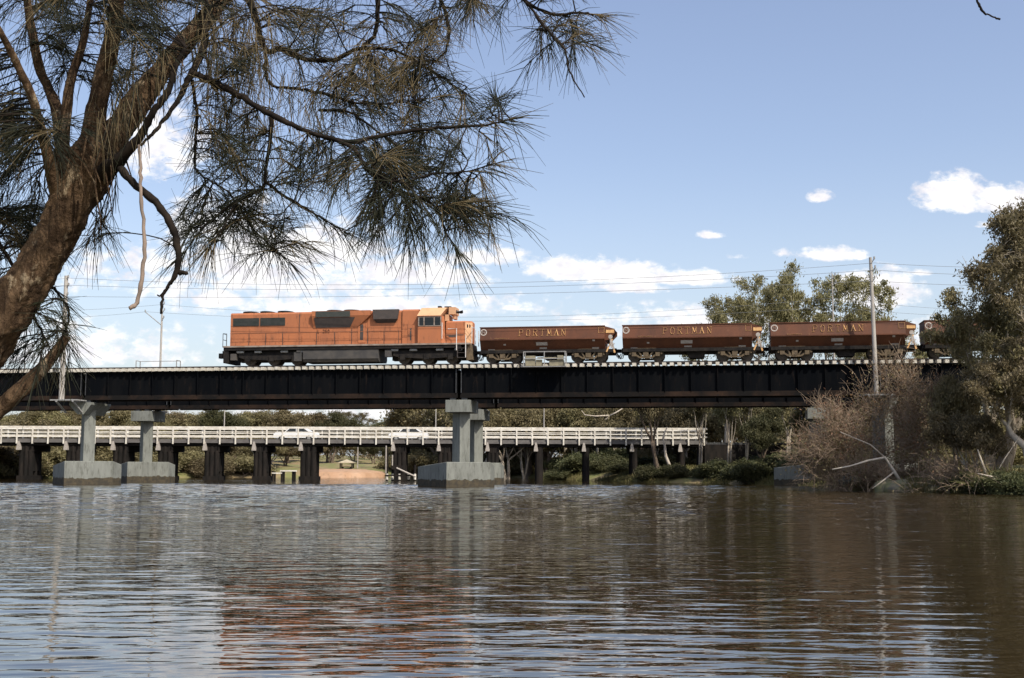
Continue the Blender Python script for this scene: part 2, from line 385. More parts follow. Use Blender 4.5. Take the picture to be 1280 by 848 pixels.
def pier_part(parent, s, v, base_z=-1.6, cap=True, bracket=0, short=False):
    """concrete pier: octagonal plinth with sloped shoulders, skew column, cap beam under the girders; v = front of the cap"""
    a = PHI+TH                                                  # local frame is the track's
    ctr = (s, v+1.2)
    pl = MB()
    out = [(-2.0, -1.5), (1.75, -1.5), (2.6, -.6), (2.6, 2.6), (1.6, 3.4), (-2.0, 3.4)]; top = [1.86, 1.86, 1.6, 1.55, 1.5, 1.5]
    p2 = [rot2(ctr, a, x, y) for x, y in out]; n = len(p2)
    vs = [(x, y, base_z) for x, y in p2]+[(x, y, h) for (x, y), h in zip(p2, top)]
    cx, cy = rot2(ctr, a, .1, .3); vs.append((cx, cy, 1.86))
    pl.add(vs, [(i, (i+1) % n, n+(i+1) % n, n+i) for i in range(n)]+[(n+i, n+(i+1) % n, 2*n) for i in range(n)]+[tuple(range(n))[::-1]])
    t = MB()
    w, d = .44, .62
    zt = ZGB-.18-.92 if cap else ZGB-.75
    t.box(ctr[0]-w, ctr[0]+w, ctr[1]-d, ctr[1]+d, 1.6, zt, rz=a, c=(ctr[0], ctr[1], 0))
    col = t.build('pier', M['concrete'], parent, bevel=.03)
    pl.build('plinth', M['concrete'], col, bevel=.04)
    c = MB()
    if cap:
        c.box(s-.95, s+.95, v-.15, v+3.0, ZGB-1.1, ZGB-.18)
    else:                                                       # hammerhead that tapers to the column
        c.prism([(s-.95, ZGB-.2), (s-.95, ZGB-.38), (s-.2, ZGB-1.15), (s+.35, ZGB-1.15), (s+.95, ZGB-.38), (s+.95, ZGB-.2)], v-.25, v+3.0, 'y')
    c.build('pier_cap', M['concrete'], col, bevel=.02)
    b = MB()
    for vv in (v+.35, v+2.45): 
        for ds in (-.45, .45): b.box(s+ds-.22, s+ds+.22, vv-.2, vv+.2, ZGB-.19, ZGB-.003)
    build_each(b, 'bearing', M['steel_edge'], col)
    if bracket:                                                 # steel outrigger platform for a pole, -1 on the near side, +1 on the far side
        k = MB(); y0 = v-.26 if bracket < 0 else v+3.01; y1 = y0+bracket*1.5
        k.box(s-1.75, s+.55, min(y0, y1), max(y0, y1), ZGB-.13, ZGB-.03)
        k.bar((s-1.2, y0, ZGB-1.0), (s-1.2, y1, ZGB-.16), .12); k.bar((s+.2, y0, ZGB-1.0), (s+.2, y1, ZGB-.16), .12)
        k.build('pole_bracket', M['galv'], col)
    return col
def refuge(parent, s0, s1, v, far, panel=False):
    """railed refuge bay beside the track"""
    r = MB(); z0 = ZGT+.04; out = v+(.75 if far else -.75); sg = 1 if far else -1
    n = 3
    for i in range(n):
        s = s0+(s1-s0)*(0, .5, 1)[i]
        r.bar((s, out, z0), (s, out, z0+1.08), .06)
    for z in (z0+1.08, z0+.56): r.bar((s0-.02, out, z), (s1+.02, out, z), .05)
    for s in (s0, s1):
        r.bar((s, v, z0+1.08), (s, out, z0+1.08), .05); r.bar((s, v, z0+.56), (s, out, z0+.56), .05); r.bar((s, v+.02*sg, z0), (s, v+.02*sg, z0+1.08), .06)
    r.box(s0-.05, s1+.05, min(v, out)-.05, max(v, out)+.05, z0-.06, z0-.005)
    o = r.build('refuge_railing', M['galv'], parent)
    if panel:
        p = MB()
        p.box(s0+.12, s0+.85, out+.06, out+.4, z0+.02, z0+.78); p.box(s0+.9, s0+1.35, out+.1, out+.4, z0+.02, z0+.5)
        p.box(s0+1.9, s1-.1, out+.12, out+.3, z0+.02, z0+.42); p.tube([(s0+1.0, out+.25, z0+.62), (s1-.2, out+.25, z0+.62)], .07)
        p.box(s1-.6, s1-.15, out+.08, out+.45, z0+.42, z0+.8)
        build_each(p, 'trackside_equipment', M['khaki'], o, bevel=.015)
    return o
def track(parent):
    z = ZRAIL
    for v in (.86, 1.94):
        t = MB()
        t.box(-66, S_C+60, v-.035, v+.035, z-.05, z); t.box(-66, S_C+60, v-.01, v+.01, z-.12, z-.051); t.box(-66, S_C+60, v-.07, v+.07, z-.16, z-.121)
        t.build('running_rail', M['rail'], parent)
    k = MB()
    for v in (.35, 2.45): k.box(-66, S_C+60, v-.1, v+.1, ZGT+.002, ZGT+.03)
    build_each(k, 'packing_strip', M['girder'], parent)
rb = on_track('rail_bridge', 0)
tag(rb, 'black steel girder railway bridge on concrete piers carrying the train', 'bridge', 'railway bridges across the river')
def sleeper_box(s, j=0):
    m = MB(); m.box(s-.135, s+.135, -.02+j, 2.82+j, ZGT+.031, ZS+.128); return m
for a, b in zip(SPAN_S[:-1], SPAN_S[1:]): girder_part(rb, a, b, (0, 0, 0))
pier_part(rb, S_A, 0, cap=False, bracket=-1); pier_part(rb, S_B, 0); pier_part(rb, S_C, 0, cap=False, bracket=-1); pier_part(rb, S_C+31, 0)
refuge(rb, ts(171, 2.9), ts(221.5, 2.9), 2.75, True); refuge(rb, ts(2, 2.9), ts(51, 2.9), 2.75, True); refuge(rb, ts(656.5), ts(708), 0, False, panel=True)
track(rb)
ab = MB(); ab.box(S_C+58.5, S_C+66, -1.5, 4.5, -1, ZGB-.05); ab.box(S_C+60.1, S_C+66, -1.5, 4.5, ZGB-.049, ZGT); ab.build('abutment', M['concrete'], rb)
# sleepers: the hundred that show largest are parts of their own, the rest one part
sv = np.arange(-65.7, S_C+59.8, .555); order = sorted(range(len(sv)), key=lambda i: abs(sv[i]-4)); near = set(order[:100]); rest = MB(); first = None
for i, s in enumerate(sv):
    j = .05*math.sin(i*12.9898)
    if i in near:
        if first is None: first = (sleeper_box(0).build('sleeper', M['sleeper'], rb)); o = first
        else: o = first.copy(); COL.objects.link(o)
        o.location = (s, j, random.uniform(-.012, .012))
    else:
        rest.box(s-.135, s+.135, -.02+j, 2.82+j, ZGT+.031, ZS+.128)
tag(rest.build('sleepers', M['sleeper'], rb), kind='stuff')
# second bridge, parallel and farther off
VF = 15.57
rb2 = on_track('rail_bridge', 0, VF)
tag(rb2, 'second dark girder railway bridge running parallel behind the one with the train', 'bridge', 'railway bridges across the river')
for a, b in zip(SPAN_S[:-1], SPAN_S[1:]): girder_part(rb2, a, b, (0, 0, 0))
SF = [ts(180, VF+.2), ts(592, VF+.2), ts(1022, VF+.2)]
pier_part(rb2, SF[0], 0, bracket=1); pier_part(rb2, SF[1], 0, bracket=1); pier_part(rb2, SF[2], 0, bracket=1)
pier_part(rb2, SF[2]+31, 0)
track(rb2)
ab = MB(); ab.box(S_C+58.5, S_C+66, -1.5, 4.5, -1, ZGB-.05); ab.box(S_C+60.1, S_C+66, -1.5, 4.5, ZGB-.049, ZGT); ab.build('abutment', M['concrete'], rb2)
rest = MB()
for s in sv: rest.box(s-.135, s+.135, -.02, 2.82, ZGT+.031, ZS+.128)
tag(rest.build('sleepers', M['sleeper'], rb2), kind='stuff')

# ------------------------------------------------------------------ poles and wires
def pole(px, ytop, v, zbase, r0, r1, label, arm=None, stay=False, px_top=None):
    s, zt = tp(px, ytop, v); s2 = ts(px_top, v, ytop) if px_top else s
    e = on_track('power_pole', s, v, zbase); tag(e, label, 'pole', 'poles carrying the wires')
    m = MB(); m.tube([(0, 0, 0), ((s2-s)*.5, 0, (zt-zbase)/2), (s2-s, 0, zt-zbase)], [r0, (r0+r1)/2, r1], 10); m.build('pole_shaft', M['pole'], e, smooth=False)
    hh = zt-zbase; f = MB()
    for dz, dx in ((.12, .25), (.75, .3), (1.5, .25)):
        f.tube([(s2-s+.02, -.05, hh-dz-.35), (s2-s+dx, -.12, hh-dz), (s2-s+dx+.05, -.12, hh-dz-.02)], .035, 6); f.tube([(s2-s+dx, -.12, hh-dz-.03), (s2-s+dx, -.12, hh-dz+.16)], .06, 8)
    if arm:
        f.tube([(s2-s, 0, arm[1]), (arm[0], 0, arm[2])], .045, 6); f.tube([(arm[0], 0, arm[2]-.05), (arm[0], 0, arm[2]+.2)], .06, 8)
    f.build('insulator_bracket', M['galv'], e)
    if stay:
        st = MB(); st.tube([(0, 0, hh*.52), (1.75, .8, ZGT-zbase)], .014, 5); st.build('stay_wire', M['wire'], e)
    return s2, zt
pl = pole(83, 345, -1.2, ZGB-.03, .22, .15, 'grey pole with a stay wire on the pier bracket nearest the leaning tree', stay=True)
pr = pole(1091, 322, -1.2, ZGB-.03, .17, .11, 'tall pale grey pole standing in front of the third ore wagon', px_top=1088)
sfp = ts(203, VF+4.2)
zf = tp(203, 378, VF+4.2)[1]; a1 = tp(203, 407, VF+4.2); a2 = tp(182.5, 390, VF+4.2)
pole(203, 378, VF+4.2, ZGB-.03, .12, .08, 'thin pole with a slanting side arm behind the empty railed refuge', arm=(a2[0]-a1[0], a1[1]-ZGB+.03, a2[1]-ZGB+.03))
pole(1040, 342, VF+4.2, ZGB-.03, .085, .05, 'slim pale pole rising among the tall gums behind the third wagon')
def wire(p, q, sag, r, label, ext=True):
    m = MB(); pts = []
    for i in range(33):
        t = i/32; w = p.lerp(q, t); w.z -= sag*4*t*(1-t); pts.append(w)
    m.tube(pts, r, 5); o = m.build('power_line', M['wire'])
    tag(o, label, 'wire', 'wires strung along the bridges')
names = ['topmost', 'second highest', 'third highest']
for k, (yl, ym, yr, yo, dx) in enumerate(((348, 353.5, 329, 331, .25), (357, 359, 338, 341, .3), (371, 367.5, 351.5, 354, .25))):
    a = tp(83, yl, -1.3); b = tp(1089, yr, -1.3)
    A = world(a[0]+dx, -1.32, a[1]); B = world(b[0]+dx, -1.32, b[1])
    mid = tp(640, ym, -1.3); sg = max(.4, (A.z+B.z)/2-mid[1])
    wire(A, B, sg, .013, f'{names[k]} thin grey wire between the leaning-tree pole and the pale pole')
    c = tp(1300, yo+1, -1.3)
    wire(B, world(c[0]+8, -1.32, c[1]), .35, .013, f'{names[k]} thin grey wire running from the pale pole into the big gum tree')
    wire(world(-66, -1.32, a[1]+.3), A, .6, .013, f'{names[k]} thin grey wire crossing behind the leaning trunk at the edge')
for k, (yl, ym, yr) in enumerate(((381, 396, 373), (390, 401, 384))):
    a = tp((203, 182.5)[k], yl, VF+4.2); b = tp(1040, yr, VF+4.2); mid = tp(640, ym, VF+4.2)
    A = world(a[0], VF+4.15, a[1]); B = world(b[0], VF+4.08, b[1])
    wire(A, B, max(.3, (A.z+B.z)/2-mid[1]), .012, ('upper', 'lower')[k]+' of the two low wires sagging behind the locomotive roof')
    C = tp(1300, 390+k*6, VF+4.2); wire(B, world(C[0], VF+4.1, C[1]), .3, .012, ('upper', 'lower')[k]+' of the two low wires from the slim pole behind the big gum')
    C = tp(-30, 388+k*10, VF+4.2); wire(world(C[0], VF+4.1, C[1]), A, .3, .012, ('upper', 'lower')[k]+' of the two low wires between tree trunk and slanting-arm pole')

# ------------------------------------------------------------------ locomotive (outline measured along the track)
s_ref = 0
def LS(px): return ts(px, .3, 425)
def LZ(py, px=430): return tp(px, py, .3)[1]
S0 = LS(430); OFF = (S0, 0, ZRAIL)
loco = on_track('locomotive', S0, 0, ZRAIL)
tag(loco, 'faded orange diesel locomotive with a raised cab at its nose', 'locomotive')
def hood_prof(v0, v1, z0, z1, ch=.16): return [(v0, z0), (v1, z0), (v1, z1-ch), (v1-ch*.5, z1-ch*.25), (v1-ch*1.6, z1), (v0+ch*1.6, z1), (v0+ch*.5, z1-ch*.25), (v0, z1-ch)]
z_sill = LZ(431.2); z_top = LZ(388.6)
m = MB(); m.box(LS(283), LS(577), .06, 2.74, LZ(437), z_sill-.12); m.box(LS(281), LS(287), .1, 2.7, ZRAIL+.18, z_sill-.121); m.box(LS(571), LS(577), .1, 2.7, ZRAIL+.9, LZ(437)-.003)
frame = m.build('underframe', M['underframe'], loco, OFF)
m = MB(); m.box(LS(281), LS(588), 0, 2.8, z_sill-.119, z_sill); m.build('walkway', M['sill'], loco, OFF)
# long hood with its seams
m = MB()
seams = [286.8, 373.3, 395.2, 439, 458.5, 502.6]
for a, b in zip(seams[:-1], seams[1:]): m.prism(hood_prof(.42, 2.38, z_sill+.003, z_top), LS(a)+.012, LS(b)-.012)
m.prism(hood_prof(.46, 2.34, z_sill+.004, z_top-.04), LS(287.5), LS(502))
hood = m.build('long_hood', M['orange'], loco, OFF)
m = MB()
for a, b in ((288.5, 310), (311, 331), (332, 352), (353, 372), (376, 394), (397, 417), (418, 438), (460, 479), (480, 501)):       # engine-room doors standing proud
    m.box(LS(a), LS(b), .405, .42, z_sill+.05, LZ(415.5))
    m.box(LS(a)+.05, LS(a)+.1, .38, .405, z_sill+.3, z_sill+.75); m.box(LS(b)-.1, LS(b)-.05, .38, .405, z_sill+.35, z_sill+.5)
build_each(m, 'engine_door', M['orange'], hood, OFF)
m = MB()
for a, b in ((290.3, 322.8), (324.2, 355.3)):
    m.box(LS(a), LS(b), .39, .424, LZ(405.6), LZ(395.6))
    for k in range(7):
        z = LZ(405.2)+(LZ(396)-LZ(405.2))*k/6; m.box(LS(a)+.03, LS(b)-.03, .37, .39, z-.02, z+.018)
m.build('radiator_grille', M['grille'], hood, OFF)
m = MB()
for a, b in ((297.5, 316), (319, 336.5), (341, 360.5), (403, 423), (424.5, 445)):
    c = (LS(a)+LS(b))/2; r = (LS(b)-LS(a))/2
    m.prism([(c+r*math.cos(t*math.pi/10), 1.4+.8*math.sin(t*math.pi/10)) for t in range(20)], z_top-.04, z_top+.13, 'z')
build_each(m, 'roof_fan', M['black_steel'], hood, OFF)
# dynamic-brake blister: flared box with a slanting end
m = MB(); zb0, zb1 = LZ(410.3), LZ(390.6)
def slab(px0, px1, pxb0, pxb1, v, vb, z0, z1, mb):
    """flared box: top edge px0..px1 at depth v, bottom edge pxb0..pxb1 at depth vb, back on the hood"""
    f = [(LS(pxb0), vb, z0), (LS(pxb1), vb, z0), (LS(px1), v, z1), (LS(px0), v, z1)]
    bk = [(LS(pxb0), .43, z0), (LS(pxb1), .43, z0), (LS(px1), .43, z1), (LS(px0), .43, z1)]
    mb.add(f+bk, [(0, 1, 2, 3), (7, 6, 5, 4), (0, 4, 5, 1), (1, 5, 6, 2), (2, 6, 7, 3), (3, 7, 4, 0)])
slab(390, 463, 391, 445, .10, .40, zb0, LZ(395), m); m.box(LS(390), LS(463), .10, .43, LZ(394.98), z_top-.02)
bl = m.build('dynamic_brake_housing', M['orange'], hood, OFF)
m = MB(); m.box(LS(395), LS(438), .075, .102, LZ(396.6), z_top-.05); m.build('brake_grille', M['grille'], bl, OFF)
m = MB(); slab(393, 444, 394, 437, .12, .385, LZ(409.4), LZ(397.2), m); 
for v_ in range(len(m.v)): m.v[v_] = (m.v[v_][0], m.v[v_][1]-.012, m.v[v_][2])
m.build('lower_screen', M['screen'], bl, OFF)
# central air intake
m = MB(); slab(466, 498.5, 467, 496.5, .12, .13, LZ(400.2), z_top+.02, m); slab(467, 496.5, 470, 493, .13, .40, LZ(404.5), LZ(400.18), m)
m.build('air_intake', M['screen'], hood, OFF)
m = MB(); m.prism(hood_prof(.30, 2.50, z_sill+.004, LZ(386.6, 510), .14), LS(502.7), LS(523)); m.build('clean_air_compartment', M['orange'], hood, OFF)
m = MB(); m.box(LS(509.5), LS(516), .27, .302, z_sill+.02, LZ(407)); m.box(LS(447), LS(456.5), .385, .41, z_sill+.15, LZ(404)); build_each(m, 'access_door', M['orange'], hood, OFF)
# panel seams
m = MB(); zz = LZ(414.7)
m.box(LS(289), LS(502), .398, .4045, zz-.022, zz+.022)
for p_ in (310.5, 331.5, 352.5, 373.3, 395.2, 417.5, 439, 459, 479.5, 498): m.box(LS(p_)-.022, LS(p_)+.022, .3975, .404, LZ(430), zz+.0)
for p_ in (373.3, 439, 459): m.box(LS(p_)-.02, LS(p_)+.02, .397, .4215, zz, LZ(392 if p_ < 380 or p_ > 460 else 411))
m.build('panel_seam', M['screen'], hood, OFF)
# dark strips on the access doors
m = MB(); m.box(LS(512.5), LS(514.3), .262, .269, LZ(427), LZ(412)); m.box(LS(449.5), LS(453.5), .38, .3845, LZ(425.5), LZ(406)); build_each(m, 'door_strip', M['screen'], hood, OFF)
# number on the hood side
NUM = {'L': [[(.1, 1), (.1, 0), (.85, 0)]], '2': [[(.1, .8), (.3, 1), (.7, 1), (.9, .8), (.9, .62), (.1, 0), (.95, 0)]], '5': [[(.9, 1), (.15, 1), (.12, .55), (.7, .6), (.9, .4), (.85, .1), (.6, 0), (.1, .05)]],
       '0': [[(.3, 0), (.1, .25), (.1, .75), (.3, 1), (.7, 1), (.9, .75), (.9, .25), (.7, 0), (.3, 0)]]}
m = MB(); nx_ = LS(396.5)
for i, ch in enumerate('L 250'):
    for st in NUM.get(ch, []):
        for (a, b), (c, d) in zip(st[:-1], st[1:]): m.bar((nx_+i*.2+a*.15, .398, LZ(415.7)+b*.25), (nx_+i*.2+c*.15, .398, LZ(415.7)+d*.25), .045, .012)
m.build('road_number', M['letter_dark'], hood, OFF)
# cab
m = MB(); zc0, zc1 = z_sill+.003, LZ(395.6, 535)
m.box(LS(523.2), LS(552.5), .02, 2.78, zc0, zc1)
m.add([(LS(552.5), .25, zc0), (LS(552.5), 2.55, zc0), (LS(552.5), 2.55, zc1), (LS(552.5), .25, zc1), (LS(556.5), .5, zc0), (LS(556.5), 2.3, zc0), (LS(554), 2.3, zc1), (LS(554), .5, zc1)],
      [(0, 1, 2, 3), (4, 7, 6, 5), (0, 4, 5, 1), (1, 5, 6, 2), (2, 6, 7, 3), (3, 7, 4, 0)])
cab = m.build('cab', M['orange'], loco, OFF)
m = MB(); zr = LZ(383.8, 540)
a0, a1, b0, b1 = LS(522.2), LS(551.5), LS(525.5), LS(557.3)
vs = [(a0, -.05, zc1+.003), (a1, -.05, zc1+.003), (a1, 2.85, zc1+.003), (a0, 2.85, zc1+.003), (b0, .52, zr-.06), (b1, .52, zr-.06), (b1, 2.28, zr-.06), (b0, 2.28, zr-.06), (b0, .85, zr), (b1, .85, zr), (b1, 1.95, zr), (b0, 1.95, zr)]
m.add(vs, [(3, 2, 1, 0), (0, 1, 5, 4), (4, 5, 9, 8), (8, 9, 10, 11), (11, 10, 6, 7), (7, 6, 2, 3), (1, 2, 6, 10, 9, 5), (0, 4, 8, 11, 7, 3)])
m.build('cab_roof', M['peach'], cab, OFF)  # sunlit look of the roof slopes comes from the paler colour
for a, b in ((524.8, 530.2), (531.8, 543), (544.4, 551.2)):
    m = MB(); m.box(LS(a), LS(b), .004, .022, LZ(407.6, 535), LZ(397.6, 535)); m.build('side_window', M['window'], cab, OFF)
m = MB()
for x in (530.2, 543, 551.2, 523.6): m.box(LS(x), LS(x)+.09, -.012, .021, LZ(408.4, 535), LZ(396.8, 535))
m.box(LS(523.6), LS(552), -.012, .021, LZ(408.5, 535), LZ(407.7, 535)); m.box(LS(523.6), LS(552), -.014, .021, LZ(397.5, 535), LZ(396.7, 535))
m.build('window_frame', M['sill'], cab, OFF)
m = MB(); m.box(LS(554.2), LS(556.9), .62, 2.18, LZ(400.5, 555), LZ(393.5, 555)); m.build('windscreen', M['window'], cab, OFF)
m = MB(); m.box(LS(555), LS(559), .6, 2.2, LZ(400.8, 555), LZ(392.8, 555)); m.box(LS(559.002), LS(567.5), .75, 2.05, LZ(392.3, 560), LZ(383.2, 560)); m.box(LS(563), LS(566.5), .95, 1.85, LZ(397.5, 560), LZ(392.4, 560))
hb = m.build('headlight_housing', M['peach'], cab, OFF)
for v in (1.15, 1.65):
    m = MB(); c = (v-0, LZ(388, 560)); m.prism([(c[0]+.13*math.cos(t*math.pi/8), c[1]+.13*math.sin(t*math.pi/8)) for t in range(16)], LS(567.5), LS(568.3), 'x'); m.build('headlight', M['window'], hb, OFF)
m = MB()
for v, l in ((.95, 576), (1.2, 573.5)): m.tube([(LS(566), v, LZ(389.3, 560)), (LS(570), v, LZ(389.3, 560)), (LS(l), v, LZ(389, 560))], [.05, .05, .13], 10)
m.box(LS(545), LS(549), .8, 1.2, zr+.003, zr+.12); m.box(LS(553), LS(561), .9, 1.9, zr+.003, zr+.1)
m.build('horn', M['black_steel'], cab, OFF)
# short hood (nose)
m = MB(); zn = LZ(401, 570)
plan = [(LS(556.6), .5), (LS(580.5), .5), (LS(588.3), .95), (LS(588.3), 1.85), (LS(580.5), 2.3), (LS(556.6), 2.3)]; n = len(plan)
vs = [(x, y, z_sill+.004) for x, y in plan]+[(x, y, zn-.1) for x, y in plan]+[(x+(LS(570)-x)*.05, y+(1.4-y)*.14, zn) for x, y in plan]
m.add(vs, [(i, (i+1) % n, n+(i+1) % n, n+i) for i in range(n)]+[(n+i, n+(i+1) % n, 2*n+(i+1) % n, 2*n+i) for i in range(n)]+[tuple(range(2*n, 3*n)), tuple(range(n))[::-1]])
nose = m.build('short_hood', M['orange'], loco, OFF)
m = MB(); m.add([(LS(580.7), .485, z_sill+.01), (LS(588.5), .93, z_sill+.01), (LS(588.5), .93, zn-.12), (LS(580.7), .485, zn-.12), (LS(580.7), .5, z_sill+.01), (LS(588.5), .945, z_sill+.01), (LS(588.5), .945, zn-.12), (LS(580.7), .5, zn-.12)],
    [(0, 1, 2, 3), (7, 6, 5, 4), (0, 4, 5, 1), (1, 5, 6, 2), (2, 6, 7, 3), (3, 7, 4, 0)])
m.build('sunlit_nose_corner', M['peach'], nose, OFF)  # thin overlay that paints the nose chamfer as sunlit
m = MB()
for t in (.3, .62): 
    x = LS(580.7)+(LS(588.5)-LS(580.7))*t; y = .485+.445*t; m.prism([(x+.07*math.cos(k*math.pi/6), LZ(407, 585)+.13*math.sin(k*math.pi/6)) for k in range(12)], y-.03, y+.02, 'y')
build_each(m, 'marker_light', M['window'], nose, OFF)
m = MB(); m.box(LS(557), LS(579), .485, .5, LZ(419, 568), LZ(418, 568)); m.box(LS(560), LS(569), .482, .5, LZ(421.2, 568), LZ(419.3, 568)); m.build('rust_panel', M['screen'], nose, OFF)
# handrails
def rails(name, pts_list, r, m_): 
    m = MB()
    for p in pts_list: m.tube(p, r, 6)
    return m.build(name, m_, loco, OFF) if name != 'front_handrail' else build_each(m, name, m_, loco, OFF)
zs = z_sill
rails('handrail', [[(LS(x), .04, zs), (LS(x), .04, zs+.98)] for x in (300, 325, 350, 375, 400, 425, 450, 475, 500, 518)]+[[(LS(289), .04, zs+.98), (LS(519), .04, zs+.98)]], .016, M['orange'])
rails('end_railing', [[(LS(280.2), v, zs-.1), (LS(280.2), v, zs+.98)] for v in (.06, .8, 2.0, 2.74)]+[[(LS(280.2), .06, zs+.98), (LS(280.2), .8, zs+.98)], [(LS(280.2), .06, zs+.5), (LS(280.2), .8, zs+.5)], [(LS(284.8), .04, zs), (LS(284.8), .04, zs+.98), (LS(280.2), .06, zs+.98)]], .026, M['steel_edge'])
rails('front_handrail', [[(LS(571.6), .02, ZRAIL+.95), (LS(571.6), .02, LZ(411.5, 570)), (LS(560), .2, LZ(411.5, 570))], [(LS(553.5), .0, LZ(424, 555)), (LS(553.5), .0, LZ(404, 555))],
    [(LS(590.6), .05, zs-.05), (LS(590.6), .05, LZ(409.5, 590))], [(LS(590.6), .05, LZ(409.5, 590)), (LS(590.6), 1, LZ(409.5, 590))], [(LS(593.3), .6, zs-.1), (LS(593.3), .6, LZ(410.5, 590))], [(LS(590.6), 2.7, zs-.05), (LS(590.6), 2.7, LZ(409.5, 590))],
    [(LS(583), .02, ZRAIL+.4), (LS(583), .02, zs+.55)]], .032, M['white'])
# front end: steps, pilot, coupler
m = MB()
for z in (ZRAIL+.42, ZRAIL+.78, ZRAIL+1.13): m.box(LS(572.5), LS(583), .02, .4, z-.03, z)
m.box(LS(572.3), LS(573), .03, .38, ZRAIL+.4, zs-.12); m.box(LS(582.6), LS(583.3), .03, .38, ZRAIL+.4, zs-.12); build_each(m, 'step', M['screen'], loco, OFF)
m = MB(); m.prism([(LS(583.5), ZRAIL+.2), (LS(591), ZRAIL+.25), (LS(589), zs-.125), (LS(583.5), zs-.125)], .25, 2.55, 'y'); m.build('pilot', M['bogie'], loco, OFF)
def coupler(mb, s, z, d):
    mb.box(min(s, s+d*.55), max(s, s+d*.55), 1.28, 1.52, z-.13, z+.13); mb.box(min(s+d*.55, s+d*.85), max(s+d*.55, s+d*.85), 1.18, 1.62, z-.2, z+.2)
m = MB(); coupler(m, LS(589.5), ZRAIL+.85, 1); coupler(m, LS(281), ZRAIL+.85, -1)
for v in (.8, 2.0): m.tube([(LS(590), v, ZRAIL+.85), (LS(593), v, ZRAIL+.35), (LS(596), v, ZRAIL+.3), (LS(598.5), v, ZRAIL+.7)], .04, 6)
m.box(LS(278.5), LS(281), .3, 2.5, ZRAIL+.75, ZRAIL+1.15); build_each(m, 'coupler', M['black_steel'], loco, OFF)
# fuel tank and gear between the bogies
m = MB(); zt0, zt1 = LZ(452.3), LZ(437.4)
m.prism([(.12, zt0+.22), (.32, zt0), (2.48, zt0), (2.68, zt0+.22), (2.68, zt1), (.12, zt1)], LS(380), LS(474)); m.build('fuel_tank', M['tank'], loco, OFF)
m = MB(); m.tube([(LS(388), .3, LZ(436)), (LS(468), .3, LZ(436))], .16, 10); m.box(LS(368.5), LS(378), .15, .7, LZ(451), LZ(440)); m.box(LS(372), LS(377), .1, .5, LZ(440), LZ(437.5)); m.box(LS(482), LS(490), .15, .7, LZ(447), LZ(438.5)); m.box(LS(289.5), LS(296.5), .15, .6, LZ(449), LZ(441)); build_each(m, 'air_reservoir', M['tank'], loco, OFF)
def wheelset(mb, s, r, zr=ZRAIL):
    for v in (.80, 1.86):
        mb.cyl((s, zr+r), r, v, v+.13, 24); mb.cyl((s, zr+r), r+.028, v+.13 if v < 1 else v-.03, v+.16 if v < 1 else v, 24)
    mb.cyl((s, zr+r), .09, .55, 2.25, 10)
def loco_bogie(pxs):
    c = [LS(p) for p in pxs]; m = MB()
    for v in (.36, 2.34):
        prof = [(c[0]-.75, ZRAIL+.62), (c[0]-.75, ZRAIL+.98), (c[0]+.35, ZRAIL+.98), (c[1]-.9, ZRAIL+.78), (c[1]+.9, ZRAIL+.78), (c[2]-.35, ZRAIL+.98), (c[2]+.75, ZRAIL+.98), (c[2]+.75, ZRAIL+.62), (c[2]+.35, ZRAIL+.5), (c[1]+.5, ZRAIL+.38), (c[1]-.5, ZRAIL+.38), (c[0]-.35, ZRAIL+.5)]
        m.prism(prof, v-.07, v+.07, 'y')
        for x in c: m.box(x-.2, x+.2, v-.14, v+.14, ZRAIL+.3, ZRAIL+.74)
    m.box(c[0]-1.0, c[2]+1.0, 1.0, 1.8, ZRAIL+.30, ZRAIL+1.15); m.box(c[0]-.55, c[2]+.55, .44, .98, ZRAIL+.55, ZRAIL+1.1)
    b = m.build('bogie', M['underframe'], loco, OFF)
    for x in c:
        w = MB(); wheelset(w, x, .508); w.build('wheelset', M['wheel'], b, OFF)
    k = MB()
    for x in (c[0]-.62, c[0]+.85, c[2]-.85, c[2]+.62): k.tube([(x-.28, .27, ZRAIL+1.04), (x+.28, .27, ZRAIL+1.04)], .1, 10)
    build_each(k, 'brake_cylinder', M['galv'], b, OFF)
loco_bogie((310.5, 340, 369)); loco_bogie((503.5, 533.5, 563.5))

# ------------------------------------------------------------------ ore wagons
PXM = 10.8/177.3
SW = ts(599.5, .0, 430)
def wz(py): return tp(650, py, .05)[1]-ZRAIL
def wx(px): return (px-599.5)*PXM
GLY = {  # letters as strokes on a 1 x 1 box
 'P': [[(.1, 0), (.1, 1)], [(.1, 1), (.65, 1), (.9, .88), (.9, .62), (.65, .48), (.1, .48)]],
 'O': [[(.3, 0), (.1, .25), (.1, .75), (.3, 1), (.7, 1), (.9, .75), (.9, .25), (.7, 0), (.3, 0)]],
 'R': [[(.1, 0), (.1, 1)], [(.1, 1), (.65, 1), (.9, .88), (.9, .64), (.65, .5), (.1, .5)], [(.5, .5), (.92, 0)]],
 'T': [[(.5, 0), (.5, 1)], [(.05, .85), (.05, 1), (.95, 1), (.95, .85)]],
 'M': [[(.05, 0), (.15, 1)], [(.15, 1), (.5, .25)], [(.5, .25), (.85, 1)], [(.85, 1), (.95, 0)]],
 'A': [[(.05, 0), (.5, 1), (.95, 0)], [(.22, .36), (.78, .36)]],
 'N': [[(.1, 0), (.1, 1)], [(.1, 1), (.88, 0)], [(.88, 0), (.88, 1)]]}
SERIF = {'P': [(.1, 0)], 'R': [(.1, 0), (.92, 0)], 'T': [(.5, 0)], 'M': [(.05, 0), (.95, 0)], 'A': [(.05, 0), (.95, 0)], 'N': [(.1, 0), (.88, 1)], 'O': []}
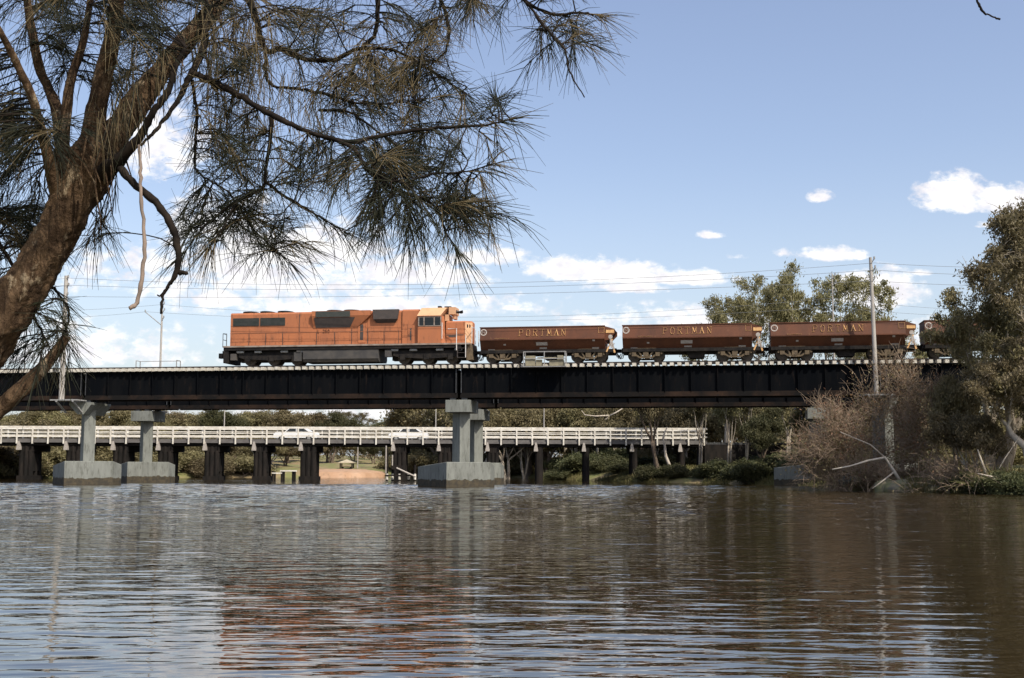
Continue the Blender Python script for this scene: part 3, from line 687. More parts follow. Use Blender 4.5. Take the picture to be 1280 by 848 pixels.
def make_wagon():
    root = on_track('ore_wagon', SW, 0, ZRAIL)
    zt, zk, zb, zl = wz(409.2), wz(424.6), wz(437.2), wz(439.6)
    e0, e1, e2 = 0.0, wx(755), wx(767.2)
    VT, VK, VL = .24, .03, .50                                 # depth of the side: top edge, widest crease, bottom
    def ring(x, zt=zt, tip=0): return [(x, VL, zb), (x, VK, zk), (x, VT, zt), (x, 2.8-VT, zt), (x, 2.8-VK, zk), (x, 2.8-VL, zb)]
    m = MB()
    r0, r1 = ring(e0), ring(e1); zt2 = wz(412.8)
    r2 = [(e2, .8, zk-.05), (e2, .55, zk+.1), (e2, VT+.1, zt2), (e2, 2.8-VT-.1, zt2), (e2, 2.25, zk+.1), (e2, 2.0, zk-.05)]
    vs = r0+r1; n = 6
    m.add(vs, [(i, i+1, n+i+1, n+i) for i in (0, 1, 3, 4)]+[(5, 0, n, n+5)]+[(0, 5, 4, 3, 2, 1)])
    # sloping far end: plate leaning out, with cheeks
    m.add([(e1, VL, zb), (e1, 2.8-VL, zb), (e1, 2.8-VT, zt), (e1, VT, zt), (e1, VK, zk), (e1, 2.8-VK, zk)], [(0, 1, 5, 2, 3, 4)])
    for v in (VT-.01, 2.8-VT-.05): m.prism([(e1, zt), (e2, zt2), (e2, zt2-.32), (e1+.25, zk-.1), (e1, zk-.1)], v, v+.06, 'y')
    m.prism([(e1+.05, zk-.2), (e1+.13, zk-.2), (e2-.02, zt2-.02), (e2-.1, zt2-.02)], VT+.06, 2.8-VT-.06, 'y')
    body = m.build('body', M['wagon'], root)
    m = MB()                                                   # rim, load floor and crease angle
    for v in (VT-.05, 2.8-VT-.05): m.box(e0-.04, e1+.02, v, v+.10, zt-.004, zt+.06)
    m.box(e0-.04, e0+.06, VT+.051, 2.8-VT-.051, zt-.004, zt+.06)
    m.box(e0, e1, VK-.035, VK+.012, zk-.045, zk+.03); m.build('rim', M['wagon'], body)
    m = MB(); m.box(e0+.08, e1-.08, VT+.08, 2.8-VT-.08, zt-.5, zt-.42); m.build('ore_load', M['wagon'], body)
    def on_side(z): return VK+(VT-VK)*(z-zk)/(zt-zk)
    tilt = math.atan2(VT-VK, zt-zk)
    # PORTMAN
    m = MB(); zl0, zl1 = wz(420.2), wz(412.2); x0, x1 = wx(647.3), wx(709); word = 'PORTMAN'; step = (x1-x0)/7; lw = step*.62; h = zl1-zl0
    def sp_(x, z, d=.008): return (x, on_side(z)-d, z)
    for i, ch in enumerate(word):
        bx = x0+i*step+step*.15
        for st in GLY[ch]:
            for (a, b), (c, d) in zip(st[:-1], st[1:]): m.bar(sp_(bx+a*lw, zl0+b*h), sp_(bx+c*lw, zl0+d*h), .088, .012)
        for a, b in SERIF[ch]: m.bar(sp_(bx+a*lw-.11, zl0+b*h), sp_(bx+a*lw+.11, zl0+b*h), .05, .012)
    m.build('lettering', M['letter_tan'], body)
    # round emblem at the left, outlined square at the right
    m = MB(); c = (wx(604), wz(414.9)); k = 24
    ro, ri = .255, .185
    def cpt(r, t): return sp_(c[0]+r*math.cos(t), c[1]+r*math.sin(t), .012)
    ring_v = [cpt(ro, 2*math.pi*i/k) for i in range(k)]+[cpt(ri, 2*math.pi*i/k) for i in range(k)]; bk = [(x, y+.01, z) for x, y, z in ring_v]
    m.add(ring_v+bk, [f for i in range(k) for f in ((i, (i+1) % k, k+(i+1) % k, k+i), (i, 2*k+i, 2*k+(i+1) % k, (i+1) % k), (k+i, k+(i+1) % k, 3*k+(i+1) % k, 3*k+i))])
    m.bar(sp_(c[0]-.09, c[1]-.12), sp_(c[0]-.09, c[1]+.12), .06, .012); m.bar(sp_(c[0]+.09, c[1]-.12), sp_(c[0]+.09, c[1]+.12), .06, .012); m.bar(sp_(c[0]-.09, c[1]+.10), sp_(c[0]+.09, c[1]-.10), .06, .012)
    m.build('round_emblem', M['plate'], body)
    m = MB(); a, b, z0, z1 = wx(747.5), wx(754.3), wz(417.5), wz(410.8)
    for p, q in (((a, z0), (b, z0)), ((b, z0), (b, z1)), ((b, z1), (a, z1)), ((a, z1), (a, z0))): m.bar(sp_(*p), sp_(*q), .06, .012)
    m.build('square_outline', M['letter_tan'], body)
    m = MB()                                                   # stencilled data above the crease
    for i in range(9):
        x = wx(618.5)+i*.12; hh = .05+.09*(i in (4, 5))+.035*((i*7) % 3 == 0)
        z = zk+.10; m.bar(sp_(x, z), sp_(x+.09, z), hh, .012)
    m.build('stencil_marks', M['letter_tan'], body)
    def low(z): return VL+(VK-VL)*(z-zb)/(zk-zb)
    m = MB()
    for a, b, p, q in ((670, 684, 432, 428.2), (674, 683, 436.3, 434.4), (609, 617.5, 437.6, 435.9), (739, 747.5, 436.6, 434.9), (629, 632, 431.6, 429.8), (740, 743, 427.9, 425.9)):
        z0, z1 = wz(p), wz(q); m.add([(wx(a), low(z0)-.03, z0), (wx(b), low(z0)-.03, z0), (wx(b), low(z1)-.03, z1), (wx(a), low(z1)-.03, z1), (wx(a), low(z0)+.01, z0), (wx(b), low(z0)+.01, z0), (wx(b), low(z1)+.01, z1), (wx(a), low(z1)+.01, z1)],
            [(0, 1, 2, 3), (7, 6, 5, 4), (0, 4, 5, 1), (1, 5, 6, 2), (2, 6, 7, 3), (3, 7, 4, 0)])
    build_each(m, 'plate', M['plate'], body)
    # underframe
    m = MB(); m.box(e0+.02, e2-.15, .30, .62, zl-.10, zb-.003); m.box(e0+.02, e2-.15, 2.18, 2.5, zl-.06, zb-.003); m.box(e0, e2, 1.1, 1.7, zl-.25, zb-.004)
    for x in (e0+.04, wx(628), wx(735), e2-.3): m.box(x, x+.2, .621, 1.099, zl-.1, zb-.005); m.box(x, x+.2, 1.701, 2.179, zl-.1, zb-.005)
    m.prism([(wx(674), zb-.01), (wx(700), zb-.01), (wx(697), wz(449)), (wx(680), wz(449))], .7, 2.1, 'y')
    m.box(e0-.12, e0+.02, .5, 2.3, zl-.1, zb-.05)
    uf = m.build('underframe', M['underframe'], root)
    m = MB(); coupler(m, e2-.1, .85, 1); coupler(m, e0, .85, -1)
    for x, d in ((e2, 1), (e0, -1)):
        for v in (.75, 1.95): m.tube([(x, v, .9), (x+d*.12, v, .35), (x+d*.3, v, .3), (x+d*.42, v, .6)], .035, 6)
    build_each(m, 'coupler', M['black_steel'], root)
    m = MB(); m.box(wx(756.5), wx(766.4), VT-.04, VT-.012, zt2-.30, zt2-.06); m.build('end_board', M['letter_tan'], body)
    m = MB()                                                   # handbrake gear on the sloping end
    m.bar((wx(763), .3, wz(436)), (wx(761.5), .3, wz(419)), .11); m.bar((wx(766.5), .32, wz(438)), (wx(763.5), .32, wz(427)), .09); m.cyl((wx(762), wz(422.5)), .16, .22, .29, 14); m.bar((wx(758), .3, wz(434)), (wx(767), .3, wz(431)), .07)
    m.build('handbrake', M['plate'], root)
    m = MB(); m.bar((wx(757), .34, wz(441)), (wx(764), .34, wz(425)), .10); m.bar((wx(767), .36, wz(442)), (wx(764), .36, wz(430)), .12); build_each(m, 'brake_lever', M['letter_tan'], root)
    # bogies
    for cpx in (627.5, 734.5):
        c = wx(cpx); q = MB()
        for v in (.42, 2.28):
            v0, v1 = v-.05, v+.05
            for pa, pb, w in (((-1.18, .50), (-1.1, .72), .12), ((-1.1, .72), (-.75, .90), .13), ((-.75, .90), (.75, .90), .13), ((.75, .90), (1.1, .72), .13), ((1.1, .72), (1.18, .5), .12),
                              ((-1.0, .62), (-.45, .27), .12), ((-.45, .27), (.45, .27), .13), ((.45, .27), (1.0, .62), .12), ((-.62, .86), (-.28, .35), .1), ((.62, .86), (.28, .35), .1)):
                q.bar((c+pa[0], v, pa[1]), (c+pb[0], v, pb[1]), .10, w)
            q.box(c-.2, c+.2, v-.08, v+.08, .32, .78)
            for x in (-.88, .88): q.box(c+x-.16, c+x+.16, v-.1, v+.1, .36, .64)
        q.box(c-.16, c+.16, .5, 2.2, .5, .72)
        bg = q.build('bogie', M['bogie'], root)
        for x in (-.88, .88): w = MB(); wheelset(w, c+x, .46, 0); w.build('wheelset', M['wheel'], bg)
    return root
WL = ['brown ore wagon coupled to the orange locomotive with PORTMAN lettering', 'brown PORTMAN ore wagon, second behind the locomotive',
      'brown PORTMAN ore wagon, third in line, crossed by the pale pole', 'brown ore wagon, fourth in line, half hidden by the big gum tree']
w0 = make_wagon()
for i, l in enumerate(WL):
    o = w0 if i == 0 else copy_tree(w0)
    o.location = world(SW+10.8*i, 0, ZRAIL); tag(o, l, 'ore wagon', 'ore wagons behind the locomotive')

# ------------------------------------------------------------------ road bridge
YR = 132.0
def rx(px): return at(px, 540, YR).x
def rz(py, px=500): return at(px, py, YR).z
rd = empty('road_bridge', (0, YR, 0)); tag(rd, 'low timber road bridge with a long cream white railing', 'bridge')
RO = (0, YR, 0); XA, XB = rx(-230), rx(884); zd = rz(552); WD = 5.6
m = MB(); m.box(XA, XB, YR, YR+WD, zd-.22, zd); m.build('road_deck', M['road_deck'], rd, RO)
m = MB(); m.box(XA, XB, YR+.35, YR+WD-.35, zd+.004, zd+.03); m.build('road_surface', M['asphalt'], rd, RO)
m = MB()
for y in (YR+.25, YR+1.7, YR+3.4, YR+WD-.6): m.box(XA, XB, y, y+.35, rz(558.2), zd-.223)
build_each(m, 'bridge_beam', M['timber'], rd, RO)
def railing(y, label=None):
    m = MB()
    for z, h in ((rz(535.2), .20), (rz(540.8), .09), (rz(545.6), .13)): m.box(XA, XB, y-.045, y+.045, z-h/2, z+h/2)
    r = m.build('railing', M['rail_white'], rd, RO)
    x = rx(2.5); st = rx(22)-rx(2.5); first = None
    while x > XA+st: x -= st
    while x < XB:
        if first is None: p = MB(); p.box(-.075, .075, .046, .15, zd-.35, rz(534.8)); first = p.build('post', M['rail_white'], r); o = first
        else: o = first.copy(); COL.objects.link(o)
        o.location = (x, y-YR-(.20 if y < YR+2 else .0), 0); x += st
railing(YR-.05); railing(YR+WD+.05)
m = MB(); m.box(XA, XB, YR+.1, YR+.3, zd+.003, zd+.22); m.box(XA, XB, YR+WD-.3, YR+WD-.1, zd+.003, zd+.22); build_each(m, 'kerb', M['road_deck'], rd, RO)
def trestle(px, w, knob=True):
    w *= .82; x = rx(px); m = MB(); m.box(x-w/2, x+w/2, YR+.3, YR+WD-.3, rz(566), rz(558.3))
    k = 3 if w > 1 else 1
    for y in np.linspace(YR+.5, YR+2.8, 3):
        for j in range(k):
            xx = x+(j-(k-1)/2)*w/max(k, 1)*.95; m.tube([(xx, y, rz(559)), (xx+random.uniform(-.04, .04), y, -1.4)], [w/k*.52, w/k*.55], 10)
    if w > 1: m.box(x-w*.46, x+w*.46, YR+.6, YR+2.7, .9, rz(567)); m.box(x-w*.55, x+w*.55, YR+.2, YR+3.1, -.5, .42)
    t = m.build('trestle', M['timber'], rd, RO)
    if knob:
        q = MB(); xx = x-w*.42; q.prism([(xx-.08, rz(553)), (xx+.08, rz(553)), (xx+.22, rz(562)), (xx+.22, rz(564)), (xx-.22, rz(564)), (xx-.22, rz(562))], YR-.18, YR+.24, 'y'); q.build('corbel', M['plate'], t, RO)
for px, w in ((-95, 2), (-35, 2), (32, 1.9), (91, 1.9), (150, 2), (206, 1.9), (264.5, 1.95), (325, 1.75), (385, 2.1), (499, 1.8), (556, 1.8), (616, 1.6), (674, 1.0), (733, .8), (793, .8), (853, .75)): trestle(px, w)
m = MB(); m.box(XB-.3, XB+12, YR-.1, YR+WD+.1, -.5, zd-.225); m.build('abutment', M['timber'], rd, RO)
m = MB(); m.box(XB+.005, XB+60, YR, YR+WD, zd-.3, zd-.01); tag(m.build('road', M['asphalt']), 'asphalt road leaving the timber bridge', 'road', kind='structure')

def car(px, y, label, length=4.5, van=False, m_=None):
    x = rx(px)*(y/YR); z = zd+.03
    c = empty('parked_car' if False else 'car', (x, y, z)); tag(c, label, 'car' if not van else 'van')
    L = length/2; m = MB(); hw = .86
    prof = ([(-L, .35), (-L, .75), (-L*.93, .9), (-L*.50, .98), (-L*.28, 1.42), (L*.38, 1.45), (L*.72, 1.02), (L*.96, .92), (L, .7), (L, .35)] if not van else
            [(-L, .35), (-L, 1.0), (-L*.8, 1.15), (-L*.62, 1.85), (-L*.5, 1.98), (L*.97, 2.0), (L, 1.85), (L, .35)])
    m.prism(prof, -hw, hw, 'y'); b = m.build('body', m_ or M['car_white'], c, bevel=.06)
    for sd in (-1, 1):
        g_ = MB(); yy = (sd*hw, sd*(hw+.012))
        pw = [(-L*.44, .98), (-L*.26, 1.36), (L*.02, 1.38), (L*.02, .98)] if not van else [(-L*.72, 1.15), (-L*.58, 1.75), (-L*.36, 1.78), (-L*.36, 1.15)]
        g_.prism(pw, min(yy), max(yy), 'y')
        if not van: g_.prism([(L*.06, .98), (L*.06, 1.38), (L*.36, 1.38), (L*.60, 1.0)], min(yy), max(yy), 'y')
        g_.build('side_window', M['glass_dark'], b)
        for wx_ in (-L*.62, L*.62):
            w = MB(); w.cyl((wx_, .32), .32, min(sd*.72, sd*.89), max(sd*.72, sd*.89), 18); ww = w.build('wheel', M['tyre'], c)
            h = MB(); h.cyl((wx_, .32), .18, min(sd*.885, sd*.9), max(sd*.885, sd*.9), 12); h.build('hubcap', M['galv'], ww)
    for sd in (-1, 1):
        h = MB(); h.box(-L-.01, -L+.1, sd*.6-.14, sd*.6+.14, .58, .74); h.build('headlight', M['plate'], b)
    return c
car(371, YR+2.2, 'white car on the road bridge with its roof above the railing', 4.7)
car(511, YR+2.2, 'white car on the road bridge close to the concrete pier', 4.2)

# street lamps on and beyond the road bridge
def lamp(px, ytop, Y, zb, label, arm=.9, r=.05):
    p = at(px, ytop, Y); e = empty('street_lamp', (p.x, Y, zb)); tag(e, label, 'street lamp')
    h = p.z-zb; m = MB(); m.tube([(0, 0, 0), (0, 0, h)], [r*1.3, r], 8); m.tube([(0, 0, h-.1), (0, -.4*arm, h+.1), (0, -arm, h+.12)], r*.7, 6); m.build('lamp_post', M['pole'], e)
    q = MB(); q.box(-.13, .13, -arm-.45, -arm+.05, h+.07, h+.17); q.build('lamp_head', M['galv'], e)
lamp(282, 470, YR+WD+.4, zd-.2, 'slim pale street lamp over the white railing left of the car')
lamp(545, 500, YR+WD+.4, zd-.2, 'thin street lamp close to the concrete pier top')
lamp(680, 490, YR+WD+.4, zd-.2, 'pale street lamp post right of the concrete pier')

# things at the water's edge under the road bridge
t = empty('mooring_platform', (rx(367), YR-3, 0)); tag(t, 'small white plank platform on dark posts beside a bridge trestle', 'platform')
m = MB()
for x in (-1.55, -.6, .55): m.tube([(x, 0, -1), (x, 0, 1.0)], .11, 8); m.tube([(x, 1.2, -1), (x, 1.2, .95)], .11, 8)
build_each(m, 'post', M['timber'], t)
m = MB(); m.box(-.75, 1.0, -.25, -.15, .95, 1.1); m.box(-1.6, -.55, -.2, -.12, .72, .84);  build_each(m, 'plank', M['rail_white'], t)
t = empty('fender_piles', (rx(505), YR-2.5, 0)); tag(t, 'cluster of white banded fender piles with a slanting pole', 'fender')
for x, y, h in ((-1.5, 0, 3.4), (-.95, .3, 1.6), (-.2, 0, 1.3), (.75, .2, .9), (1.4, .1, 1.7)):
    m = MB(); m.tube([(x, y, -1), (x, y, h)], .12, 8); p = m.build('pile', M['timber'], t)
    m = MB(); m.tube([(x, y, .15), (x, y, .75)], .135, 8); m.build('band', M['rail_white'], p)
m = MB(); m.box(-1.7, 1.2, -.16, -.02, .5, .66); m.box(-1.0, .1, -.2, .3, 1.2, 1.6); build_each(m, 'waler', M['timber'], t)
m = MB(); m.tube([(-.5, -.25, 1.35), (1.5, -.25, .45)], .09, 8); m.tube([(-1.62, -.1, .8), (-1.62, -.1, zd-.5)], .07, 8); m.tube([(-.95, -.1, 1.6), (-.95, -.1, 2.7)], .07, 8); build_each(m, 'pole', M['plate'], t)
# picnic shelter and its lamp on the beach
gy_ = 181.0; p = at(433.5, 588, gy_); zb = 1.05
t = empty('picnic_shelter', (p.x, gy_, zb)); tag(t, 'small open shelter with a tan pyramid roof on the beach', 'shelter')
ze = at(433, 578.3, gy_).z-zb; zp = at(433, 574.3, gy_).z-zb
m = MB(); hw = 1.15; m.add([(-hw, -hw, ze), (hw, -hw, ze), (hw, hw, ze), (-hw, hw, ze), (0, 0, zp), (-hw, -hw, ze-.1), (hw, -hw, ze-.1), (hw, hw, ze-.1), (-hw, hw, ze-.1)], [(0, 1, 4), (1, 2, 4), (2, 3, 4), (3, 0, 4), (5, 6, 1, 0), (6, 7, 2, 1), (7, 8, 3, 2), (8, 5, 0, 3), (8, 7, 6, 5)]); m.build('roof', M['roof_tan'], t)
for x in (-.85, .85):
    for y in (-.85, .85): m = MB(); m.box(x-.08, x+.08, y-.08, y+.08, -.4, ze-.1); m.build('post', M['timber'], t)
m = MB(); m.box(-.7, .7, -.4, .4, .3, .4); m.box(-.6, -.5, -.3, .3, -.3, .3); m.box(.5, .6, -.3, .3, -.3, .3); m.build('table', M['timber'], t)
lamp(447.5, 551, 180.0, 1.2, 'lamp post beside the tan roofed shelter on the beach', .6, .07)

# ------------------------------------------------------------------ foliage helpers (numpy)
def unit(a): return a/np.maximum(np.linalg.norm(a, axis=-1, keepdims=True), 1e-9)
def leaf_arrays(C, size, asp, droop, rng):
    """small bent leaves at the points C"""
    n = len(C); a = rng.normal(size=(n, 3)); a[:, 2] -= droop; a = unit(a)
    b = unit(np.cross(a, rng.normal(size=(n, 3)))); nn = np.cross(a, b); L = size*rng.uniform(.6, 1.3, (n, 1)); W = L*asp
    v = np.stack([C-a*L/2, C+b*W/2+nn*W*.25, C+a*L/2, C-b*W/2+nn*W*.25], 1).reshape(-1, 3)
    return v, np.arange(4*n).reshape(n, 4)
def needle_arrays(P, Dr, L, w, rng, droop=.25, bend=.12):
    """thin tapering three-sided stems starting at P along Dr"""
    n = len(P); Dr = unit(Dr); side = unit(np.cross(Dr, rng.normal(size=(n, 3)))); up = np.cross(Dr, side); L = np.asarray(L).reshape(n, 1); w = np.broadcast_to(np.asarray(w, float).reshape(-1, 1), (n, 1))
    bx = side*rng.normal(0, bend, (n, 1))*L
    rings = []
    for t, k in ((0, 1.0), (.5, .85), (.98, .4)):
        c = P+Dr*L*t+bx*(t*t)-np.array([[0, 0, 1.0]])*droop*L*t*t*.6
        for q in range(3):
            an = 2*math.pi*q/3; rings.append(c+(side*math.cos(an)+up*math.sin(an))*w*k*.5)
    v = np.stack(rings, 1).reshape(-1, 3); b = np.arange(n)[:, None]*9; f = []
    for r in (0, 3):
        for q in range(3):
            f.append(np.concatenate([b+r+q, b+r+(q+1) % 3, b+r+3+(q+1) % 3, b+r+3+q], 1))
    return v, np.concatenate(f)
def skeleton(H, r, rng, fork=.3, spread=.6, levels=4, stems=1, lean=.1, ratio=.68, kids=(2, 3), tropism=.12, flare=1.5, nseg=4):
    """tubes for trunk and limbs; returns mesh builder and the twig tips"""
    mb = MB(); tips = []
    def grow(p, d, L, rad, lv):
        pts = [p]; rr = [rad*(flare if lv == 0 else 1)]; 
        for i in range(nseg):
            d = (d+Vector(rng.normal(0, .16 if lv else .09, 3))+Vector((0, 0, tropism))).normalized()
            p = p+d*(L/nseg); pts.append(p); rr.append(rad*(1-.38*(i+1)/nseg))
            if lv >= 2 and i >= 1: tips.append((p.copy(), d.copy(), lv))
        mb.tube(pts, rr, 8 if lv < 2 else (5 if lv < 3 else 4), cap=lv == 0)
        if lv == levels: tips.append((p, d, lv+1)); return
        k = rng.integers(kids[0], kids[1]+1); a0 = rng.uniform(0, 6.28)
        for i in range(k):
            az = a0+6.283*i/k+rng.normal(0, .35); sp = spread*rng.uniform(.6, 1.35)
            x = d.cross(Vector((.3, .1, 1))).normalized(); y = d.cross(x)
            nd_ = (d*math.cos(sp)+(x*math.cos(az)+y*math.sin(az))*math.sin(sp)).normalized()
            grow(p, nd_, L*ratio*rng.uniform(.8, 1.25), rr[-1]*(.8 if k == 2 else .7), lv+1)
    for s in range(stems):
        an = rng.uniform(0, 6.28) if stems > 1 else 0; ln = lean*(1 if stems == 1 else rng.uniform(.5, 1.5))
        ax = rng.uniform(0, 6.28); d = Vector((math.cos(ax)*ln, math.sin(ax)*ln, 1)).normalized()
        o = Vector((math.cos(an), math.sin(an), 0))*(.25*(stems > 1)*rng.uniform(.3, 2)); o.z = -.4
        grow(o, d, H*fork, r*rng.uniform(.75, 1.1), 0)
    return mb, tips
def make_tree(name, seed, H, r, leafm, barkm, leaf=.3, asp=.4, per=110, clump=.9, droop=.8, low=None, twigs=0, **kw):
    rng = np.random.default_rng(seed); mb, tips = skeleton(H, r, rng, **kw)
    top = max(t[0].z for t in tips); k = H/top
    mb.v = [(x*k, y*k, z*k) for x, y, z in mb.v]
    root = empty(name); mb.build('trunk', barkm, root, smooth=True)
    P = np.array([t[0][:] for t in tips])*k
    if low is not None: P = P[P[:, 2] > low*H]
    cs = []
    for p in P:
        c = clump*rng.uniform(.5, 1.3); n = int(per*rng.uniform(.4, 1.4))
        q = rng.normal(size=(n, 3))*np.array([c, c, c*.62])*.55
        cs.append(p+q)
    v, f = leaf_arrays(np.concatenate(cs), leaf, asp, droop, rng)
    arr_obj('crown', v, f, leafm, root)
    if twigs:
        i = rng.integers(0, len(P), twigs); v, f = needle_arrays(P[i]+rng.normal(0, .3*clump, (twigs, 3)), rng.normal(size=(twigs, 3))+np.array([0, 0, .5]), rng.uniform(.4, 1.1, twigs), .035, rng)
        arr_obj('twigs', v, f, barkm, root)
    return root
protos = {}
def proto(key, *a, **k):
    protos[key] = [make_tree(*a, **k), False]
proto('gumA', 'gum_tree', 3, 20, .42, M['leaf_gum'], M['bark_pale'], leaf=.34, asp=.36, per=62, clump=.72, low=.34, fork=.30, spread=.48, levels=4, kids=(2, 3), ratio=.72, tropism=.10)
proto('gumB', 'gum_tree', 8, 18, .40, M['leaf_gum'], M['bark_pale'], leaf=.34, asp=.36, per=62, clump=.70, low=.34, fork=.26, spread=.55, levels=4, kids=(2, 3), ratio=.72, tropism=.12)
proto('bushA', 'bushy_tree', 21, 9.5, .22, M['leaf_olive'], M['bark_brown'], leaf=.36, asp=.45, per=80, clump=.98, fork=.18, spread=.62, levels=4, kids=(2, 3), ratio=.74, stems=2, lean=.25)
proto('bushB', 'bushy_tree', 33, 9.0, .20, M['leaf_olive'], M['bark_pale'], leaf=.36, asp=.45, per=75, clump=.92, fork=.22, spread=.55, levels=4, kids=(2, 3), ratio=.72, stems=2, lean=.2)
proto('darkA', 'dense_tree', 41, 11, .24, M['leaf_dark'], M['bark_brown'], leaf=.34, asp=.42, per=85, clump=.95, fork=.2, spread=.55, levels=4, kids=(2, 3), ratio=.74, stems=2, lean=.2)
proto('paleA', 'paperbark_tree', 52, 10, .20, M['leaf_gum'], M['bark_pale'], leaf=.36, asp=.4, per=55, clump=1.0, low=.35, fork=.32, spread=.42, levels=4, kids=(2, 3), ratio=.68, stems=3, lean=.22)
proto('low', 'river_shrub', 63, 2.6, .05, M['leaf_dark'], M['bark_brown'], leaf=.24, asp=.4, per=60, clump=.6, droop=.1, fork=.16, spread=.75, levels=3, kids=(3, 3), ratio=.8, stems=5, lean=.55)
proto('lowO', 'river_shrub', 64, 2.6, .05, M['leaf_olive'], M['bark_brown'], leaf=.24, asp=.4, per=60, clump=.6, droop=.1, fork=.16, spread=.75, levels=3, kids=(3, 3), ratio=.8, stems=5, lean=.55)
proto('stem', 'paperbark_tree', 57, 12, .22, M['leaf_gum'], M['bark_pale'], leaf=.30, asp=.4, per=50, clump=.8, low=.56, fork=.42, spread=.40, levels=4, kids=(2, 3), ratio=.62, stems=2, lean=.16)
proto('twin', 'paperbark_tree', 59, 12, .52, M['leaf_gum'], M['bark_brown'], leaf=.30, asp=.4, per=50, clump=.8, low=.52, fork=.46, spread=.40, levels=4, kids=(2, 3), ratio=.6, stems=2, lean=.14)
proto('bigR', 'gum_tree', 78, 17.3, .40, M['leaf_gum'], M['bark_pale'], leaf=.27, asp=.36, per=120, clump=.62, low=.12, fork=.24, spread=.52, levels=5, kids=(2, 2), ratio=.76, tropism=.07, twigs=900)
proto('bigR2', 'gum_tree', 91, 13.0, .34, M['leaf_olive'], M['bark_pale'], leaf=.27, asp=.36, per=105, clump=.62, low=.06, fork=.16, spread=.62, levels=5, kids=(2, 2), ratio=.78, tropism=.05, stems=2, lean=.3, twigs=900)
def plant(key, px, Y, h=None, ytop=None, label=None, cat='tree', group=None, rz=None, sink=0.1, wide=1.0):
    pr = protos[key]; p = at(px, 590, Y); gz = max(H(p.x, Y), -.3)-sink
    base = {'gumA': 20, 'gumB': 18, 'bushA': 9.5, 'bushB': 9, 'darkA': 11, 'paleA': 10, 'low': 2.6, 'lowO': 2.6, 'stem': 12, 'twin': 12, 'bigR': 17.3, 'bigR2': 13}[key]
    if ytop is not None: h = at(px, ytop, Y).z-gz
    o = copy_tree(pr[0]) if pr[1] else pr[0]; pr[1] = True
    k = h/base; o.location = (p.x, Y, gz); o.rotation_euler = (0, 0, random.uniform(0, 6.28) if rz is None else rz); o.scale = (k*wide, k*wide, k)
    tag(o, label, cat, group); return o
# belt on the far bank, left of the big pier: two staggered rows
FARL = 'olive brown tree in the belt behind the cream railing left of the concrete pier'
px = -70; i = 0
while px < 425:
    plant(('bushA', 'bushB', 'darkA', 'bushA', 'paleA')[i % 5], px, 196+random.uniform(-5, 6), ytop=random.uniform(509, 519), label=FARL, group='trees in the far belt', wide=1.1)
    px += random.uniform(24, 32); i += 1
px = -60; i = 0
FARS = 'low bushy tree at the far waterline under the road bridge'
while px < 415:
    Yb = 178+random.uniform(-3, 4) if px > 150 else 158+random.uniform(-4, 6)
    plant(('bushA', 'bushB', 'bushA')[i % 3], px, Yb, ytop=random.uniform(545, 558), label=FARS, group='low trees at the far waterline', wide=1.3)
    px += random.uniform(26, 34); i += 1
DIST = 'small hazy tree on the skyline in the gap left of the concrete pier'
for px, yt in ((430, 528), (447, 516), (462, 529), (478, 526), (493, 527), (508, 523), (524, 526), (537, 519), (405, 522)): plant('gumB' if yt < 522 else 'darkA', px, 330+random.uniform(-30, 30), ytop=yt, label=DIST, group='distant skyline trees', wide=1.5)
for px in range(412, 600, 26): plant(('bushB', 'bushA', 'darkA')[px % 3], px+random.uniform(-5, 5), 205+random.uniform(-5, 8), ytop=random.uniform(548, 555) if px < 520 else random.uniform(520, 535), label='low olive tree behind the beach and its shelter', group='trees behind the beach', wide=1.4)
# belt right of the big pier, behind the road bridge
MIDL = 'brown green tree massed behind the road bridge right of the concrete pier'
px = 548; i = 0
while px < 1010:
    plant(('bushA', 'gumB', 'bushB', 'darkA', 'bushA')[i % 5], px, 172+random.uniform(-6, 10), ytop=random.uniform(480, 500), label=MIDL, group='trees massed behind the road bridge', wide=1.15)
    px += random.uniform(24, 31); i += 1
px = 600; i = 0
PALE = 'pale stemmed tree standing on the bank behind the road bridge piles'
while px < 960:
    plant(('paleA', 'bushB', 'paleA', 'bushA')[i % 4], px, 156+random.uniform(-4, 6) if px < 800 else 146+random.uniform(-3, 5), ytop=random.uniform(500, 520), label=PALE, group='pale stemmed trees on the bank')
    px += random.uniform(24, 34); i += 1
SHL = 'low green brown shrub along the far waterline behind the road bridge'
rs = random.Random(4)
def along(a, b, step):
    for i in range(a, b):
        p, q = Vector(SHORE[i]), Vector(SHORE[i+1]); L = (q-p).length; n = max(1, int(L/step))
        for j in range(n): yield p.lerp(q, (j+rs.random()*.6)/n), (q-p).normalized()
def shore_row(a, b, step, h0, h1, d0, d1, keys, label, group):
    for p, t in along(a, b, step):
        nrm = Vector((-t.y, t.x)); d = rs.uniform(d0, d1)
        for sg in (1, -1):
            q = p+nrm*sg*d
            if shore_dist(np.array([q.x]), np.array([q.y]))[0] > 0: break
        if -33 < q.x < -15 or (q.x > 5 and 122 < q.y < 140 and (h1 > 3 or rs.random() < .6)): continue
        pxq = 640+q.x/q.y*F; plant(keys[rs.randrange(len(keys))], pxq, q.y, h=rs.uniform(h0, h1), label=label, cat='shrub', group=group, wide=1.5, sink=.25)
IS = [tuple(p) for p in SHORE.tolist()]
iL, iM, iR = IS.index((-62.0, 120.0)), IS.index((2.0, 168.0)), IS.index((26.4, 95.0))
shore_row(iL, iM, 2.3, 2.0, 3.6, .8, 3.5, ['lowO'], SHL, 'shrubs along the far waterline')
shore_row(iL, iM, 3.4, 4.0, 5.6, 4, 9, ['bushA', 'bushB'], SHL.replace('low', 'rounded'), 'rounded shrubs along the far waterline')
